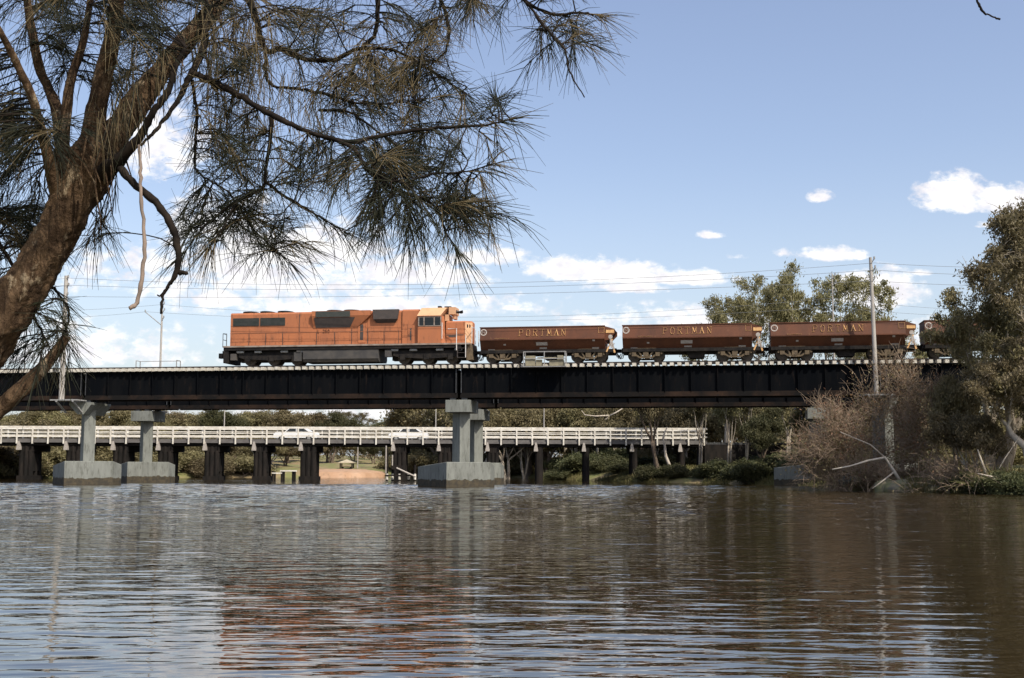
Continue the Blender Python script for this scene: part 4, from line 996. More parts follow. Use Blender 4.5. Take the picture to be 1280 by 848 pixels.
shore_row(iM, iR, 3.2, 1.0, 2.2, 2.5, 6, ['low'], 'scattered low shrub on the grassy bank right of the concrete pier', 'shrubs on the grassy bank')
shore_row(iM, iR, 3.4, 2.0, 3.6, 9, 17, ['lowO', 'low', 'bushB'], 'undergrowth shrub under the trees of the right hand bank', 'undergrowth on the right hand bank')
def mass(name, label, n, x0, x1, y0, y1, hmax, seed, m_):
    rng = np.random.default_rng(seed); k = n//160; cx, cy = rng.uniform(x0, x1, k), rng.uniform(y0, y1, k); ok = shore_dist(cx, cy) > 6; cx, cy = cx[ok], cy[ok]; k = len(cx)
    cz = hgt(cx, cy)+hmax*rng.random(k)**.8; C = np.repeat(np.stack([cx, cy, cz], 1), 160, 0); C = C+rng.normal(0, .75, C.shape)*np.array([1.2, 1.2, .8])
    v, f = leaf_arrays(C, .42, .45, .5, rng); tag(arr_obj(name, v, f, m_), label, 'foliage', kind='stuff')
mass('far_wood', 'brown green wood closing the view behind the far trees', 90000, -115, 60, 212, 232, 5.5, 1, M['leaf_olive'])
mass('undergrowth', 'dense undergrowth among the trees on the right hand bank', 90000, 27, 100, 92, 165, 5.0, 2, M['leaf_olive'])
# right bank, behind and under the railway bridges
for args in (('twin', 822, 126.6, 468, 'grey twin trunked tree in front of the end of the road bridge', .8), ('stem', 872, 124.5, 474, 'slender brown stemmed tree in front of the railing end', .8),
             ('stem', 908, 119.5, 480, 'olive pale stemmed tree on the bank right of the railing end', .85), ('darkA', 950, 117, 512, 'dark green round tree under the railway bridge beside the far plinth', .85),
             ('stem', 985, 121, 470, 'tall stemmed tree with shaded trunks behind the far right plinth', .9), ('stem', 930, 131, 470, 'tree with a leaning pale trunk left of the dark green round tree', .9),
             ('bushA', 1012, 128, 490, 'brown green tree behind the right hand piers', 1.0), ('bushA', 1050, 112, 490, 'olive tree filling the space behind the pole pier', 1.0), ('darkA', 1110, 108, 480, 'shaded tree under the bridge right of the pole pier', 1.1),
             ('bushA', 1170, 104, 470, 'olive tree behind the bridge at the foot of the big gum', 1.1)):
    plant(args[0], args[1], args[2], ytop=args[3], label=args[4], wide=args[5])
# tall gums seen above the wagons
for args in (('gumB', 912, 140, 372, 'gum tree showing above the second wagon'), ('gumA', 990, 134, 328, 'tallest open crowned gum rising above the third wagon'), ('gumB', 1045, 138, 350, 'gum tree with bare upper limbs left of the pale pole'),
             ('gumA', 1100, 131, 385, 'round topped tree above the right end of the third wagon'), ('gumA', 1072, 146, 384, 'bushy tree crown just left of the pale pole'), ('gumB', 945, 150, 385, 'thin gum tree crown between the second and third wagons'),
             ('gumB', 1140, 134, 408, 'low tree crown in the gap before the fourth wagon')):
    plant(args[0], args[1], args[2], ytop=args[3], label=args[4], wide=.8)
# the big gums in front of the bridge end
plant('bigR', 1306, 75.5, ytop=262, label='biggest gum tree reaching highest at the photo edge', rz=2.2)
plant('bigR2', 1250, 79.0, ytop=352, label='olive brown gum tree hiding the fourth wagon', rz=.6, wide=.9)
plant('bigR2', 1300, 72.5, ytop=420, label='low spreading gum at the waterline under the biggest gum', rz=3.6)
for px, Y, h, l in ((905, 121.0, 1.7, 'dark low shrub at the waterline left of the round tree'), (838, 125.3, 1.4, 'dark round shrub at the foot of the twin trunked tree'), (812, 126.8, 1.5, 'dark shrub left of the twin trunked tree'), (940, 113.5, 2.0, 'dark shrub at the waterline under the round tree'),
                    (700, 147, 1.5, 'green shrub on the bank right of the concrete pier'), (878, 123.2, 1.2, 'small shrub at the waterline below the railing end'), (720, 149, 1.2, 'green shrub behind the road bridge pile'), (1268, 71.5, 1.5, 'dark shrub overhanging the water at the photo edge'), (1222, 74.5, 1.3, 'dark shrub at the waterline below the big gum')):
    plant('low', px, Y, h=h, label=l, cat='shrub', wide=1.3)
# dry reddish thicket round the right pier
def dry_shrub(px, Y, h, w, seed, label, red=1.0, n=2600):
    rng = np.random.default_rng(seed); p = at(px, 600, Y); gz = max(H(p.x, Y), -.2)-.1
    e = empty('dry_shrub', (p.x, Y, gz)); tag(e, label, 'shrub', 'dry shrubs round the pole pier')
    mb, tips = skeleton(h*.95, .07, rng, fork=.22, spread=.55, levels=4, stems=7, lean=.75, ratio=.80, kids=(1, 3), tropism=.05, flare=1.1)
    k = h/max(t[0].z for t in tips); kw = w/2/np.percentile([abs(t[0].x) for t in tips], 90)
    mb.v = [(x*kw, y*kw, z*k) for x, y, z in mb.v]; mb.build('stems', M['twig_grey'], e)
    P = np.array([t[0][:] for t in tips])*np.array([kw, kw, k])
    i = rng.integers(0, len(P), n); Q = P[i]+rng.normal(0, .22, (n, 3)); Dr = rng.normal(size=(n, 3))*.8+np.array([0, 0, .2])+unit(P[i]-np.array([0, 0, h*.35]))*1.1
    v, f = needle_arrays(Q, Dr, rng.uniform(.4, 1.0, n)*rng.choice([1, 1, 1.9], n), .024, rng, bend=.25); arr_obj('twigs', v, f, M['twig_grey'], e)
    m_ = int(n*.8*red); i = rng.integers(0, len(P), m_); i = i[P[i, 2] > h*.45] if red < 1 else i
    v, f = leaf_arrays(P[i]+rng.normal(0, .42, (len(i), 3)), .2, .4, .5, rng); arr_obj('leaves', v, f, M['leaf_red'], e)
    i = rng.integers(0, len(P), int(n*.6)); v, f = leaf_arrays(P[i]+rng.normal(0, .45, (len(i), 3))-np.array([0, 0, .3]), .22, .4, .5, rng); arr_obj('green_leaves', v, f, M['leaf_olive'], e)
    return e
dry_shrub(1056, 83.0, 6.3, 4.6, 5, 'dry reddish brown shrub left of the pole pier', .9, 2300)
dry_shrub(1082, 86.0, 7.6, 3.0, 25, 'thin dry shrub whose twigs reach the girder left of the pale pole', 1.0, 800)
dry_shrub(1128, 84.5, 8.6, 3.4, 26, 'sparse grey dry shrub reaching the sleepers right of the pale pole', .8, 800)
dry_shrub(1168, 82.0, 7.4, 3.2, 27, 'open rusty dry shrub in front of the girder beside the gum', 1.0, 900)
dry_shrub(1050, 84.2, 4.6, 3.4, 15, 'grey twiggy shrub overhanging the water beside the right plinth', .5, 2000)
dry_shrub(1150, 83.5, 6.9, 4.6, 6, 'tall rust tinted dry shrub right of the pole pier', 1.0, 1500)
plant('bushA', 1192, 80.5, ytop=475, label='olive bushy tree between the dry thicket and the big gum', wide=.6)
plant('bushB', 1215, 76.5, ytop=520, label='olive bushy shrub in front of the olive brown gum', cat='shrub', wide=.8)
dry_shrub(1076, 81.2, 2.4, 3.6, 8, 'low mat of grey dead twigs at the waterline below the pier', .2, 1500)
dry_shrub(1210, 75.5, 2.2, 4.0, 9, 'low brown twigs on the bank under the big gum', .3, 900)
# boulders, bleached limbs and reeds
def boulder(px, Y, sx, sy, sz, seed, label, m_):
    p = at(px, 600, Y); bm = bmesh.new(); bmesh.ops.create_icosphere(bm, subdivisions=4, radius=1); rng = np.random.default_rng(seed); ph = rng.uniform(0, 6, 6)
    for v in bm.verts:
        c = v.co; n = .12*math.sin(c.x*3+ph[0])+.12*math.sin(c.y*3.3+ph[1])+.1*math.sin(c.z*4+ph[2])+.05*math.sin(c.x*8+c.y*7+ph[3])
        v.co = Vector((c.x*sx, c.y*sy, c.z*sz))*(1+n)
    me = bpy.data.meshes.new('boulder'); bm.to_mesh(me); bm.free(); me.materials.append(m_); me.polygons.foreach_set('use_smooth', [True]*len(me.polygons))
    o = bpy.data.objects.new('boulder', me); COL.objects.link(o); o.location = (p.x, Y, max(H(p.x, Y), -.1)+sz*.25); tag(o, label, 'rock')
boulder(1133, 78.6, 1.15, .9, .75, 1, 'mossy rounded boulder on the bank below the rust tinted shrub', M['rock'])
boulder(1107, 79.6, .8, .7, .6, 2, 'pale boulder at the water beside the pole pier', M['rock'])
boulder(1165, 76.8, .55, .5, .4, 3, 'small brown boulder right of the mossy one', M['rock'])
def limb(pts, r, label, m_, extra=()):
    m = MB(); P = [at(*p) for p in pts]; m.tube(P, [r*(1-.75*i/(len(P)-1)) for i in range(len(P))], 7)
    for q in extra: Q = [at(*p) for p in q]; m.tube(Q, [r*.5*(1-.7*i/(len(Q)-1)) for i in range(len(Q))], 5)
    tag(m.build('fallen_limb', m_, smooth=True), label, 'branch')
limb([(1128, 606, 79.4), (1118, 590, 79.3), (1106, 572, 79.2), (1085, 576, 79), (1062, 583, 78.8), (1040, 587, 78.6)], .12, 'bleached fallen limb leaning out over the water from the pier', M['twig_bleached'], [[(1106, 572, 79.2), (1088, 556, 79), (1050, 540, 79)], [(1118, 590, 79.3), (1100, 604, 79), (1090, 611, 78.8)]])
limb([(1262, 617, 71.5), (1250, 603, 71.5), (1240, 596, 71.4), (1222, 592, 71.2)], .08, 'pale bare limb on the bank under the big gum', M['twig_bleached'], [[(1262, 615, 71.5), (1275, 600, 71.5), (1290, 590, 71.5)]])
limb([(1238, 606, 73), (1230, 585, 73), (1222, 562, 73)], .12, 'leaning pale stem beside the straw coloured reeds', M['bark_pale'], [[(1238, 606, 73), (1255, 575, 73), (1275, 545, 73)]])
# bare bleached limb hanging in front of the trees: the dead fork of a tree that stands on the bank
dt = empty('dead_tree', at(748, 592, 152)); tag(dt, 'dead tree with a bleached forked limb above the road bridge railing', 'tree')
o_ = dt.location.copy(); m = MB()
m.tube([at(748, 596, 152)-o_, at(747, 560, 152)-o_, at(745, 533, 152)-o_, at(756, 526, 151.8)-o_, at(762, 520, 151.6)-o_], [.16, .14, .13, .12, .12], 7); m.build('trunk', M['bark_pale'], dt, smooth=True)
m = MB(); m.tube([at(762, 520, 151.6)-o_, at(770, 516, 151.5)-o_, at(778, 511, 151.5)-o_], [.12, .10, .05], 7); m.tube([at(762, 519.5, 151.6)-o_, at(745, 520.5, 151.5)-o_, at(731, 519, 151.5)-o_, at(727, 513, 151.5)-o_], [.11, .09, .07, .03], 6); m.build('bleached_limb', M['twig_bleached'], dt, smooth=True)
# pale scar stem of the twin trunked tree
st = empty('bleached_stem', at(846, 590, 126)); tag(st, 'thin crooked bleached stem beside the grey twin trunks', 'stem')
o_ = st.location.copy(); m = MB(); m.tube([at(x, y, 126)-o_ for x, y in ((839, 591), (836, 580), (832, 570), (831, 557), (829, 548), (831, 540), (834, 534))], [.2, .17, .15, .12, .11, .09, .05], 7); m.build('stem', M['twig_bleached'], st, smooth=True)
def reed_clump(px, Y, h, r, n, seed, label):
    rng = np.random.default_rng(seed); p = at(px, 600, Y); e = empty('reed_clump', (p.x, Y, H(p.x, Y)-.05)); tag(e, label, 'reeds', 'reed clumps on the bank')
    a = rng.uniform(0, 6.28, n); rr = r*np.sqrt(rng.random(n)); B = np.stack([rr*np.cos(a), rr*np.sin(a), np.zeros(n)], 1)
    v, f = needle_arrays(B, np.stack([np.cos(a)*.5, np.sin(a)*.5, np.ones(n)], 1)+rng.normal(0, .25, (n, 3)), h*rng.uniform(.5, 1.2, n), .055, rng, droop=.55, bend=.15); arr_obj('blades', v, f, M['leaf_straw'], e)
reed_clump(1160, 77.6, 1.9, 1.1, 420, 1, 'yellow green reed clump above the boulders'); reed_clump(1236, 74.0, 2.0, 1.0, 380, 2, 'straw coloured reed clump beside the leaning pale stem')
reed_clump(1264, 73.0, 2.1, 1.2, 420, 3, 'tall straw reed clump at the photo edge'); reed_clump(1205, 75.6, 1.3, .8, 240, 4, 'small reed clump below the olive brown gum')
# reeds and grass along the right bank: nobody could count them
def tufts(name, n, label, m_, pred, hgt_, seed, w=.05):
    rng = np.random.default_rng(seed); pts = []
    while len(pts) < n:
        x = rng.uniform(2, 42, 4000); y = rng.uniform(62, 172, 4000); d = shore_dist(x, y)
        ok = pred(x, y, d, rng); pts += list(zip(x[ok], y[ok]))
    P = np.array(pts[:n]); z = hgt(P[:, 0], P[:, 1])-.03; P3 = np.stack([P[:, 0], P[:, 1], z], 1)
    v, f = needle_arrays(P3, rng.normal(0, .35, (n, 3))+np.array([0, 0, 1.0]), hgt_*rng.uniform(.5, 1.3, n), w, rng, droop=.35, bend=.2)
    tag(arr_obj(name, v, f, m_), label, 'grass', kind='stuff')
tufts('bank_grass', 26000, 'straw green grass along the right bank at the waterline', M['leaf_straw'], lambda x, y, d, r: (d > -.25) & (d < 9*r.random(len(d))**1.6) & (np.sin(x*.8+y*.33)+np.sin(y*.7) > -.9), .5, 4, .06)

# ------------------------------------------------------------------ the sheoak leaning in from the near bank
YT = 6.2
def fp(px, py, dy=0): return at(px, py, YT+dy)
PX = YT/F                                                       # metres per photograph pixel at the tree
tree = empty('sheoak_tree', (-4.3, 5.4, H(-4.3, 5.4))); tag(tree, 'big rough barked sheoak leaning in with drooping needle branches', 'tree')
TO = tuple(tree.location)
def smooth_path(pts, k=5):
    """Catmull-Rom through traced points (px, py, width px, depth offset)"""
    P = np.array(pts, float); Q = np.concatenate([[2*P[0]-P[1]], P, [2*P[-1]-P[-2]]]); out = []
    for i in range(1, len(Q)-2):
        for t in np.arange(k)/k:
            a, b, c, d = Q[i-1:i+3]; out.append(.5*((2*b)+(c-a)*t+(2*a-5*b+4*c-d)*t*t+(3*b-a-3*c+d)*t**3))
    out.append(P[-1]); return np.array(out)
def limb_mesh(name, pts, m_, n=10, rough=.10, k=6, rng=np.random.default_rng(3)):
    S = smooth_path(pts, k); mb = MB()
    if n < 12: S[1:, :2] += rng.normal(0, .55, (len(S)-1, 2)); S[1:-1, 2] *= rng.uniform(.85, 1.15, len(S)-2)
    P = [fp(a, b, dy) for a, b, w, dy in S]; Rr = [max(w, .7)*PX/2 for a, b, w, dy in S]
    mb.tube(P, Rr, n)
    if n >= 12:                                                 # bark: knobbly ridges running along the limb
        cen = [P[i//n] for i in range(len(P)*n)]
        for i in range(len(P)*n):
            j = i % n; r = i//n; v = Vector(mb.v[i]); o = v-cen[i]
            q = v*9; q.z *= .45; kx = 1+rough*(3.2*(mnoise.ridged_multi_fractal(q, .9, 2.1, 4, .9, 2.0)-1.1)+rng.normal(0, .25)); mb.v[i] = tuple(cen[i]+o*kx)
    return mb
bark = mat('sheoak_bark', (.052, .032, .019), (.145, .092, .053), .95, scale=16, stretch=(1, 1, .45), lo=.42, hi=.6, col3=(.34, .26, .17), scale3=13, lo3=.575, hi3=.65, bump=1.0, bscale=26, spec=.1)
darktwig = mat('dark_twigs', (.010, .008, .007), (.028, .021, .016), .95, scale=12, spec=.08)
palebark = mat('pale_dead_stem', (.26, .19, .145), (.14, .11, .09), .85, scale=8)
needle_g = leaf_mat('sheoak_needles', (.015, .019, .010), (.027, .030, .014), (.050, .043, .021), scale=2.5, trans=.18, rnd=0)
needle_d = leaf_mat('dry_sheoak_needles', (.10, .070, .030), (.15, .105, .052), (.21, .155, .09), scale=2.5, trans=.15, rnd=0)
trunk = [(-420, 1100, 150, -.6), (-300, 850, 130, -.4), (-170, 610, 112, -.2), (-60, 476, 78, 0), (0, 402, 64, 0), (40, 343, 56, 0), (72, 290, 53, 0), (98, 240, 60, 0), (118, 200, 64, 0), (150, 160, 42, .05), (183, 112, 32, .15), (218, 68, 28, .25), (262, 18, 27, .35), (300, -40, 26, .4), (340, -110, 28, .45)]
mbt = limb_mesh('trunk', trunk, bark, 64, .06, 26); mbt.build('trunk', bark, tree, TO, smooth=True)
LIMBS = [  # (points, sides, dark?)
 ([(104, 222, 30, 0), (119, 150, 28, -.05), (131, 90, 24, -.1), (141, 40, 21, -.15), (149, -20, 19, -.2), (160, -90, 20, -.2)], 40, 0),
 ([(78, 262, 26, 0), (66, 220, 17, -.1), (52, 165, 13, -.2), (40, 122, 11, -.3), (18, 74, 9, -.4), (-5, 30, 7, -.5)], 20, 0),
 ([(86, 250, 26, .05), (80, 190, 17, .1), (84, 130, 14, .1), (90, 95, 12, .1), (104, 52, 10, .1), (116, -20, 8, .1)], 20, 0),
 ([(78, 225, 22, .1), (74, 150, 17, .2), (60, 110, 14, .3), (48, 80, 13, .3), (34, 0, 11, .3), (30, -60, 9, .3)], 20, 0),
 ([(128, 218, 24, -.1), (153, 196, 15, -.2), (177, 168, 10, -.25), (192, 139, 9, -.3), (210, 115, 8, -.3), (218, 86, 7, -.3), (232, 60, 5, -.3)], 8, 1),
 ([(262, 10, 12, .2), (257, 34, 9, .1), (254, 62, 9, .0), (239, 92, 9, -.1), (227, 118, 6, -.15), (208, 146, 5, -.2), (190, 168, 4, -.25), (176, 182, 3, -.25)], 8, 1),
 ([(239, 91, 9, -.1), (269, 104, 9, -.15), (298, 119, 8, -.2), (332, 140, 7, -.25), (365, 156, 6.5, -.3), (389, 166, 6, -.3), (435, 178, 6, -.3), (478, 170, 5, -.35), (536, 161, 4, -.4), (604, 157, 3, -.4), (638, 149, 1.5, -.4)], 8, 1),
 ([(389, 166, 5, -.3), (438, 183, 5, -.35), (464, 217, 5, -.4), (498, 238, 4.5, -.4), (540, 255, 3.5, -.45), (557, 289, 2.5, -.5), (572, 314, 1.2, -.5)], 8, 1),
 ([(464, 217, 4, -.4), (500, 228, 3, -.5), (540, 218, 2.5, -.55), (585, 214, 2, -.6), (618, 205, 1.2, -.6)], 6, 1),
 ([(300, -40, 14, .4), (318, 20, 10, .35), (332, 62, 8, .3), (352, 62, 7, .3), (376, 73, 6.5, .25), (415, 75, 6, .2), (455, 60, 5, .2), (500, 66, 4, .2), (545, 92, 3, .2), (585, 118, 1.6, .2)], 8, 1),
 ([(332, 62, 5, .3), (337, 104, 4, .2), (376, 112, 4, .1), (412, 119, 4, 0), (451, 130, 3, -.1), (500, 128, 2, -.2), (560, 120, 1.2, -.2)], 6, 1),
 ([(467, -60, 11, .5), (472, -10, 8, .45), (469, 40, 6, .4), (451, 62, 4, .3), (440, 90, 2.5, .3)], 7, 1),
 ([(520, -60, 9, .6), (549, -5, 6, .5), (561, 38, 5, .5), (557, 64, 3.5, .45), (540, 80, 2, .45)], 7, 1),
 ([(399, 138, 4, 0), (435, 140, 3.5, -.1), (461, 156, 2.5, -.2), (500, 186, 1.5, -.3)], 6, 1),
 ([(340, 142, 6, -.2), (336, 185, 4.5, -.15), (332, 210, 4, -.1), (328, 236, 3.5, -.1), (299, 249, 3.5, -.1), (276, 266, 3, -.1), (250, 289, 2.5, -.1), (229, 318, 1.8, -.1)], 7, 1),
 ([(330, 226, 3.5, -.1), (354, 244, 4, -.05), (380, 260, 3.5, 0), (403, 273, 2.5, 0), (430, 290, 1.2, 0)], 6, 1),
 ([(296, 250, 3, -.1), (278, 286, 2.2, -.2), (260, 309, 1.2, -.2)], 6, 1),
 ([(240, 100, 5, -.05), (246, 150, 4, 0), (243, 200, 3.5, 0), (250, 218, 3, 0), (286, 242, 2.2, 0), (320, 290, 1.8, 0), (361, 327, 1.2, 0)], 6, 1),
 ([(500, -80, 12, .3), (570, -60, 9, .2), (625, -30, 7, .1), (655, 0, 5, 0), (690, 18, 4, 0), (725, 16, 3, 0), (752, 20, 1.5, 0)], 7, 1),
 ([(655, 0, 3.5, 0), (690, 45, 3.5, -.1), (706, 62, 3, -.1), (712, 90, 2.2, -.1), (730, 121, 1.6, -.1)], 6, 1),
 ([(38, 350, 5, .15), (62, 357, 4, .2), (76, 372, 3.5, .2), (86, 392, 3, .2), (80, 425, 2, .2)], 7, 1),
 ([(-40, 250, 7, .2), (10, 322, 5, .2), (40, 390, 4, .2), (60, 430, 2.5, .2)], 6, 1),
]
PATHS = []
mbl = MB(); mbd = MB()
for pts, n, dark in LIMBS:
    b = limb_mesh('limb', pts, bark, n, .05, 22 if n >= 12 else 6); tgt = mbd if dark else mbl
    off = len(tgt.v); tgt.v += b.v; tgt.f += [[i+off for i in f] for f in b.f]; tgt.m += b.m
    PATHS.append(smooth_path(pts, 6))
    b.build('branch' if dark else 'limb', darktwig if dark else bark, tree, TO, smooth=True)
# hanging dead stems and the snapped limb
b = limb_mesh('d', [(134, 188, 14, .0), (154, 214, 10, -.2), (172, 234, 9, -.25), (198, 257, 9, -.3), (216, 286, 9, -.3), (222, 314, 8, -.3), (221, 338, 7, -.3), (212, 356, 4.5, -.3), (204, 368, 4, -.3), (201, 392, 3, -.3)], darktwig, 9)
x = limb_mesh('d', [(220, 338, 6, -.3), (226, 341, 6, -.3), (233, 341, 4.5, -.32)], darktwig, 7); off = len(b.v); b.v += x.v; b.f += [[i+off for i in f] for f in x.f]; b.m += x.m
x = limb_mesh('d', [(205, 367, 3, -.3), (200, 370, 2.5, -.3), (196, 369, 1.5, -.3)], darktwig, 6); off = len(b.v); b.v += x.v; b.f += [[i+off for i in f] for f in x.f]; b.m += x.m
tag(b.build('dead_branch', darktwig, tree, TO, smooth=True), 'black leafless curved branch hanging against the sky')
b = limb_mesh('d', [(172, 176, 4, -.22), (176, 205, 4, -.3), (176, 244, 4.5, -.32), (181, 304, 5, -.32), (177, 350, 5.5, -.32), (171, 379, 5, -.32), (165, 384, 6, -.34), (162, 385, 4, -.34)], palebark, 8)
tag(b.build('pale_stem', palebark, tree, TO, smooth=True), 'pale hanging stem with a hooked tip')
b = limb_mesh('d', [(-190, 640, 34, -.2), (-60, 560, 30, -.1), (-10, 518, 25, 0), (22, 492, 22, 0), (48, 466, 19, .02), (68, 442, 15, .05), (84, 421, 11, .05)], bark, 28, .06, 14)
tag(b.build('snapped_limb', bark, tree, TO, smooth=True), 'grey snapped limb stub low beside the trunk')
b = limb_mesh('d', [(480, -110, 10, .3), (700, -170, 9, .1), (980, -150, 7, 0), (1150, -80, 5, 0), (1210, -22, 4, 0), (1221, 0, 3.2, 0), (1228, 14, 3.2, 0), (1238, 20, 2, 0), (1250, 24, 2.6, 0)], darktwig, 7)
tag(b.build('hanging_twig', darktwig, tree, TO, smooth=True), 'bare twig tip dipping into the open sky')
# peeling bark strips round the crotch
rng = np.random.default_rng(77); mb = MB()
for i in range(34):
    t = rng.random(); c = smooth_path(trunk[7:14], 6); q = c[int(t*(len(c)-1))]; a, bb = q[0]+rng.normal(0, q[2]*.32), q[1]+rng.normal(0, 8); L = rng.uniform(25, 70); dx = rng.normal(3, 9)
    dep = q[3]-q[2]*PX*.5-rng.uniform(.0, .1)
    mb.tube([fp(a, bb, dep), fp(a+dx*.4, bb+L*.4, dep-.03), fp(a+dx*.8, bb+L*.75, dep-.03), fp(a+dx*.9, bb+L, dep-.02)], [.005, .0045, .003, .0015], 5)
mb.build('hanging_bark', bark, tree, TO)
# needle sprays: fine twigs that join the nearest limb, each with tufts of needles
def inside(poly, x, y):
    c = False; n = len(poly)
    for i in range(n):
        (x0, y0), (x1, y1) = poly[i], poly[(i+1) % n]
        if (y0 > y) != (y1 > y) and x < x0+(y-y0)*(x1-x0)/(y1-y0): c = not c
    return c
REG = [([(-40, -40), (120, -40), (90, 120), (62, 230), (20, 330), (-40, 340)], 150, (.1, .9)), ([(-40, -40), (120, -40), (90, 120), (50, 200), (-40, 260)], 45, (-.5, -.05)), ([(120, -40), (250, -40), (240, 40), (150, 110), (118, 100)], 25, (-.5, -.1)), ([(120, -40), (250, -40), (215, 60), (150, 150), (112, 130)], 52, (.25, .9)),
       ([(240, -40), (545, -40), (560, 60), (560, 100), (640, 140), (640, 160), (560, 178), (480, 172), (425, 190), (415, 268), (360, 318), (300, 300), (250, 312), (240, 215), (268, 150), (245, 95)], 270, (-.3, .6)),
       ([(430, 182), (560, 180), (622, 212), (598, 285), (568, 312), (520, 298), (475, 302), (445, 255)], 92, (-.65, .0)), ([(560, -40), (755, -40), (752, 20), (735, 34), (700, 55), (660, 35), (590, 25)], 38, (-.2, .4)),
       ([(15, 395), (62, 355), (120, 365), (130, 410), (95, 440), (15, 450)], 15, (-.2, .4)), ([(-20, 180), (50, 230), (30, 330), (-20, 340)], 26, (.1, .6)), ([(125, 255), (150, 255), (165, 300), (140, 300)], 7, (-.1, .2))]
ALL = np.concatenate(PATHS+[smooth_path(trunk[8:], 6)]); ALL = ALL[ALL[:, 2] < 16]
rng = np.random.default_rng(2024); NP, ND, NL, dry = [], [], [], []; tw = MB()
def spray(x, y, dep, dirx, diry, n, length, isdry):
    for _ in range(n):
        a = np.array([dirx, diry, 0.0])+rng.normal(0, .55, 3)*np.array([1, .9, 1]); a[1] += .30; a /= np.linalg.norm(a)
        NP.append(fp(x, y, dep)[:]); ND.append((a[0], a[2]*.8, -a[1])); NL.append(length*rng.uniform(.55, 1.25)*PX); dry.append(isdry)
def dry_at(x, y):
    p = .15+.75*math.exp(-((x-455)**2/60**2+(y-62)**2/45**2))+.6*math.exp(-((x-500)**2/28**2+(y-135)**2/25**2))+.55*math.exp(-((x-320)**2/30**2+(y-75)**2/70**2))+.7*math.exp(-((x-742)**2/22**2+(y-12)**2/20**2))+.4*math.exp(-((x-290)**2/40**2+(y-20)**2/30**2))+.5*math.exp(-((x-140)**2/30**2+(y-275)**2/30**2))
    return rng.random() < p
for poly, n, (d0, d1) in REG:
    xs = [p[0] for p in poly]; ys = [p[1] for p in poly]; k = 0
    while k < n:
        if k % 5 == 0:
            cxy = rng.uniform(min(xs), max(xs)), rng.uniform(min(ys), max(ys))
            if not inside(poly, *cxy): continue
        x, y = cxy[0]+rng.normal(0, 13), cxy[1]+rng.normal(0, 11); k += 1
        j = np.argmin((ALL[:, 0]-x)**2+(ALL[:, 1]-y)**2*1.2+rng.uniform(0, 300, len(ALL))); q = ALL[j]; dep = rng.uniform(d0, d1)
        vx, vy = x-q[0], y-q[1]; l = math.hypot(vx, vy)+1e-6
        ctrl = [(q[0], q[1], 2.0, q[3]), (q[0]+vx*.5+rng.normal(0, 6), q[1]+vy*.5-abs(vx)*.08, 1.7, (q[3]+dep)/2), (x, y, 1.4, dep), (x+vx/l*24+rng.normal(0, 8), y+vy/l*20+12, .9, dep)]
        S = smooth_path(ctrl, 3); tw.tube([fp(a, b, d) for a, b, w, d in S], [w*PX/2 for a, b, w, d in S], 5)
        dr = dry_at(x, y)
        for i in range(3, len(S)):
            if l > 60 and i < 5: continue
            t = S[i]-S[i-1]; tl = math.hypot(t[0], t[1])+1e-6
            spray(S[i][0], S[i][1], S[i][3], t[0]/tl, t[1]/tl, 3 if i < len(S)-2 else 4, 42 if i < len(S)-2 else 48, dr)
for P in PATHS[6:]:                                             # needles along the traced branches and at their tips
    for i in range(2, len(P)):
        a, b = P[i-1], P[i]
        if b[2] > 6.5 or b[1] < -30 or (b[0] > 680 and b[1] > 52): continue
        t = b-a; tl = math.hypot(t[0], t[1])+1e-6
        last = i > len(P)-5
        spray(b[0], b[1], b[3], t[0]/tl, t[1]/tl, 6 if last else 2, 52 if last else 44, dry_at(b[0], b[1]))
def strands(poly, n, L, dep):                                   # dead stems hanging straight down in hanks
    xs = [p[0] for p in poly]; ys = [p[1] for p in poly]; k = 0
    while k < n:
        x, y = rng.uniform(min(xs), max(xs)), rng.uniform(min(ys), max(ys))
        if not inside(poly, x, y): continue
        k += 1; d = dep+rng.uniform(-.25, .25); hx = rng.normal(0, 4)
        tw.tube([fp(x+hx, y-14, d), fp(x, y, d)], [.0016, .0014], 4)
        for _ in range(5):
            a = np.array([rng.normal(0, .22), rng.normal(0, .2), 1.0]); NP.append(fp(x+rng.normal(0, 2), y+rng.normal(0, 5), d)[:]); ND.append((a[0], a[1], -a[2])); NL.append(L*rng.uniform(.5, 1.3)*PX); dry.append(rng.random() < .75)
strands([(235, 0), (330, 0), (345, 70), (300, 110), (250, 60)], 46, 62, .15); strands([(120, 70), (215, 40), (225, 90), (180, 150), (120, 150)], 22, 60, -.25); strands([(240, 90), (420, 90), (400, 190), (260, 190)], 30, 55, .0)
NP, ND, NL, dry = np.array(NP), np.array(ND), np.array(NL), np.array(dry); to = np.array(TO)
tw.build('fine_twigs', darktwig, tree, TO)
for flag, nm, mm in ((False, 'needles', needle_g), (True, 'dry_needles', needle_d)):
    k = dry == flag; v, f = needle_arrays(NP[k]-to, ND[k], NL[k], rng.uniform(.0028, .0046, k.sum()), rng, droop=.34, bend=.16); arr_obj(nm, v, f, mm, tree)

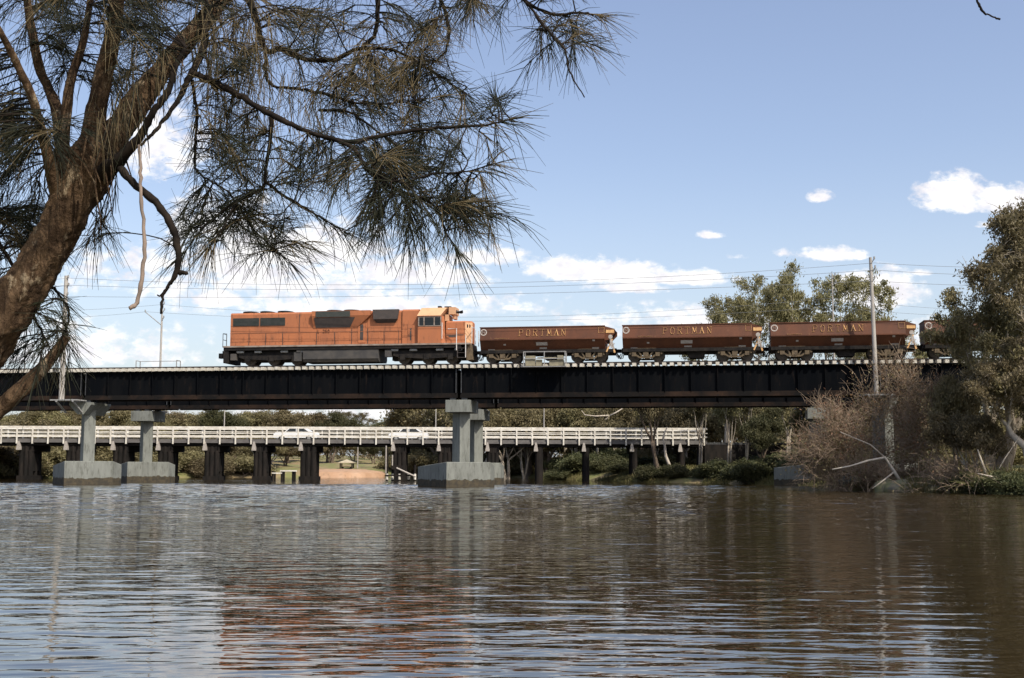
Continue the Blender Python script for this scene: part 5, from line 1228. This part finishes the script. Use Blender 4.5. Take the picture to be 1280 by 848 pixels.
# ------------------------------------------------------------------ sky, sun, camera
SUN_AZ, SUN_EL = R(38), R(50)                                   # to the right of and behind the camera
sd = Vector((math.sin(SUN_AZ)*math.cos(SUN_EL), -math.cos(SUN_AZ)*math.cos(SUN_EL), math.sin(SUN_EL)))
w = bpy.data.worlds.new('World'); SC.world = w; w.use_nodes = True; nt = w.node_tree; nt.nodes.clear()
out = nt.nodes.new('ShaderNodeOutputWorld'); bg = nt.nodes.new('ShaderNodeBackground')
sky = nt.nodes.new('ShaderNodeTexSky'); sky.sky_type = 'NISHITA'; sky.sun_disc = False; sky.sun_elevation = SUN_EL; sky.sun_rotation = math.atan2(sd.x, sd.y)
sky.air_density = 1.0; sky.dust_density = 2.2; sky.ozone_density = 1.3
SKY_S = .125
tc = nt.nodes.new('ShaderNodeTexCoord'); sx = nt.nodes.new('ShaderNodeSeparateXYZ'); nt.links.new(tc.outputs['Generated'], sx.inputs[0])
yy = math_n(nt, 'MAXIMUM', sx.outputs['Y'], .02); A = math_n(nt, 'DIVIDE', sx.outputs['X'], yy); E_ = math_n(nt, 'DIVIDE', sx.outputs['Z'], yy)
CL = [(1190, 248, 60, 44, 1.25), (1258, 254, 56, 32, 1.25), (1026, 248, 22, 14, 1.1), (888, 295, 24, 9, 1.0), (1040, 320, 52, 17, 1.0), (978, 317, 20, 10, .6), (1098, 368, 72, 44, 1.5), (1060, 356, 44, 26, 1.2), (1150, 342, 20, 8, .6), (920, 322, 20, 8, .5),
      (720, 338, 90, 26, 1.15), (770, 345, 110, 26, 1.2), (850, 350, 84, 20, 1.15), (790, 360, 70, 16, 1.0), (274, 376, 46, 22, 1.5), (640, 386, 34, 10, .7), (725, 400, 40, 10, .65), (370, 318, 170, 58, 1.05), (285, 285, 100, 70, .8), (195, 190, 90, 90, .8), (215, 330, 160, 34, .7),
      (520, 345, 140, 36, 1.0), (600, 325, 80, 24, .85), (470, 385, 300, 36, .72), (900, 410, 300, 40, .66), (330, 350, 330, 80, .74), (1120, 425, 200, 40, .62), (100, 440, 260, 50, .68), (120, 420, 40, 10, .5), (1240, 282, 30, 8, .6), (60, 420, 80, 30, .5), (400, 520, 300, 40, .55), (520, 515, 90, 30, .7),
      (-300, 250, 160, 50, .9), (1600, 330, 140, 40, .9), (1750, 120, 160, 60, .9), (-500, 60, 200, 70, .9), (250, -380, 160, 60, .55), (80, -900, 260, 120, .6)]
cv = nt.nodes.new('ShaderNodeCombineXYZ'); nt.links.new(A, cv.inputs[0]); nt.links.new(math_n(nt, 'MULTIPLY', E_, 1.5), cv.inputs[1])
n1 = noise(nt, cv.outputs[0], 60, 8, .62); n2 = noise(nt, cv.outputs[0], 24, 5, .55)
field = None; base = None
for px, py, ra, re, st in CL:
    d = ray(px, py); a0, e0 = d.x/d.y, d.z/d.y
    qa = math_n(nt, 'MULTIPLY', math_n(nt, 'SUBTRACT', A, a0), F/ra); qe = math_n(nt, 'MULTIPLY', math_n(nt, 'SUBTRACT', E_, e0), F/re)
    qb = math_n(nt, 'MAXIMUM', qe, math_n(nt, 'MULTIPLY', qe, -1.9))
    dd = math_n(nt, 'SQRT', math_n(nt, 'ADD', math_n(nt, 'MULTIPLY', qa, qa), math_n(nt, 'MULTIPLY', qb, qb)))
    fl = math_n(nt, 'MULTIPLY', math_n(nt, 'SUBTRACT', 1.0, dd, clamp=True), st*1.5)
    field = fl if field is None else math_n(nt, 'MAXIMUM', field, fl)
f2 = math_n(nt, 'ADD', field, math_n(nt, 'MULTIPLY_ADD', n1, 2.6, -1.42)); f2 = math_n(nt, 'ADD', f2, math_n(nt, 'MULTIPLY_ADD', n2, 1.8, -.9))
f2 = math_n(nt, 'MULTIPLY', f2, math_n(nt, 'MULTIPLY', field, 6, clamp=True))
mr = nd(nt, 'ShaderNodeMapRange'); mr.interpolation_type = 'SMOOTHSTEP'; mr.inputs[1].default_value = .02; mr.inputs[2].default_value = .88; nt.links.new(f2, mr.inputs[0])
front = math_n(nt, 'GREATER_THAN', sx.outputs['Y'], .05); mask = math_n(nt, 'MULTIPLY', mr.outputs[0], front)
skys = nt.nodes.new('ShaderNodeVectorMath'); skys.operation = 'SCALE'; skys.inputs['Scale'].default_value = SKY_S; nt.links.new(sky.outputs[0], skys.inputs[0])
shade = noise(nt, cv.outputs[0], 40, 5, .6, .35, .6)
cc = mix_col(nt, shade, (.60, .59, .63), (.80, .79, .78))
hs = nd(nt, 'ShaderNodeHueSaturation', Saturation=.86, Hue=.508); nt.links.new(skys.outputs[0], hs.inputs['Color'])
hz = nd(nt, 'ShaderNodeMapRange'); hz.interpolation_type = 'SMOOTHSTEP'; nt.links.new(sx.outputs['Z'], hz.inputs[0])
for i_, v_ in enumerate((.0, .26, .42, .0)): hz.inputs[i_+1].default_value = v_
hs = nd(nt, 'ShaderNodeMix'); hs.data_type = 'RGBA'; nt.links.new(hz.outputs[0], hs.inputs[0]); hs.inputs[7].default_value = (.56, .60, .66, 1)   # moist low air whitens the sky near the horizon
hq = nd(nt, 'ShaderNodeHueSaturation', Saturation=.9, Hue=.508); nt.links.new(skys.outputs[0], hq.inputs['Color']); nt.links.new(hq.outputs[0], hs.inputs[6])
fin = mix_col(nt, mask, hs.outputs[2], cc); nt.links.new(fin, bg.inputs['Color']); bg.inputs['Strength'].default_value = 1.0
nt.links.new(bg.outputs[0], out.inputs[0])
sl = bpy.data.lights.new('sun', 'SUN'); sl.energy = 3.3; sl.angle = R(.53); sl.color = (1, .93, .82)
so = bpy.data.objects.new('sun', sl); COL.objects.link(so); so.rotation_euler = sd.to_track_quat('Z', 'Y').to_euler(); so.location = (20, -20, 60)
cam = bpy.data.cameras.new('camera'); co = bpy.data.objects.new('camera', cam); COL.objects.link(co); SC.camera = co
Xc, Yc, Fw = Vector((1, 0, 0)), Vector((0, -sp, cp)), Vector((0, cp, sp)); Rv = Xc*cr+Yc*sr; Uv = Yc*cr-Xc*sr
mx = Matrix.Identity(4)
for i in range(3): mx[i][0], mx[i][1], mx[i][2] = Rv[i], Uv[i], -Fw[i]
mx[2][3] = CAMH; co.matrix_world = mx
cam.sensor_width = 36; cam.sensor_fit = 'HORIZONTAL'; cam.lens = F/1280*36; cam.clip_start = .1; cam.clip_end = 4000
SC.view_settings.view_transform = 'Standard'; SC.view_settings.look = 'None'; SC.view_settings.exposure = .6; SC.view_settings.gamma = 1
SC.cycles.max_bounces = 6; SC.cycles.transparent_max_bounces = 4
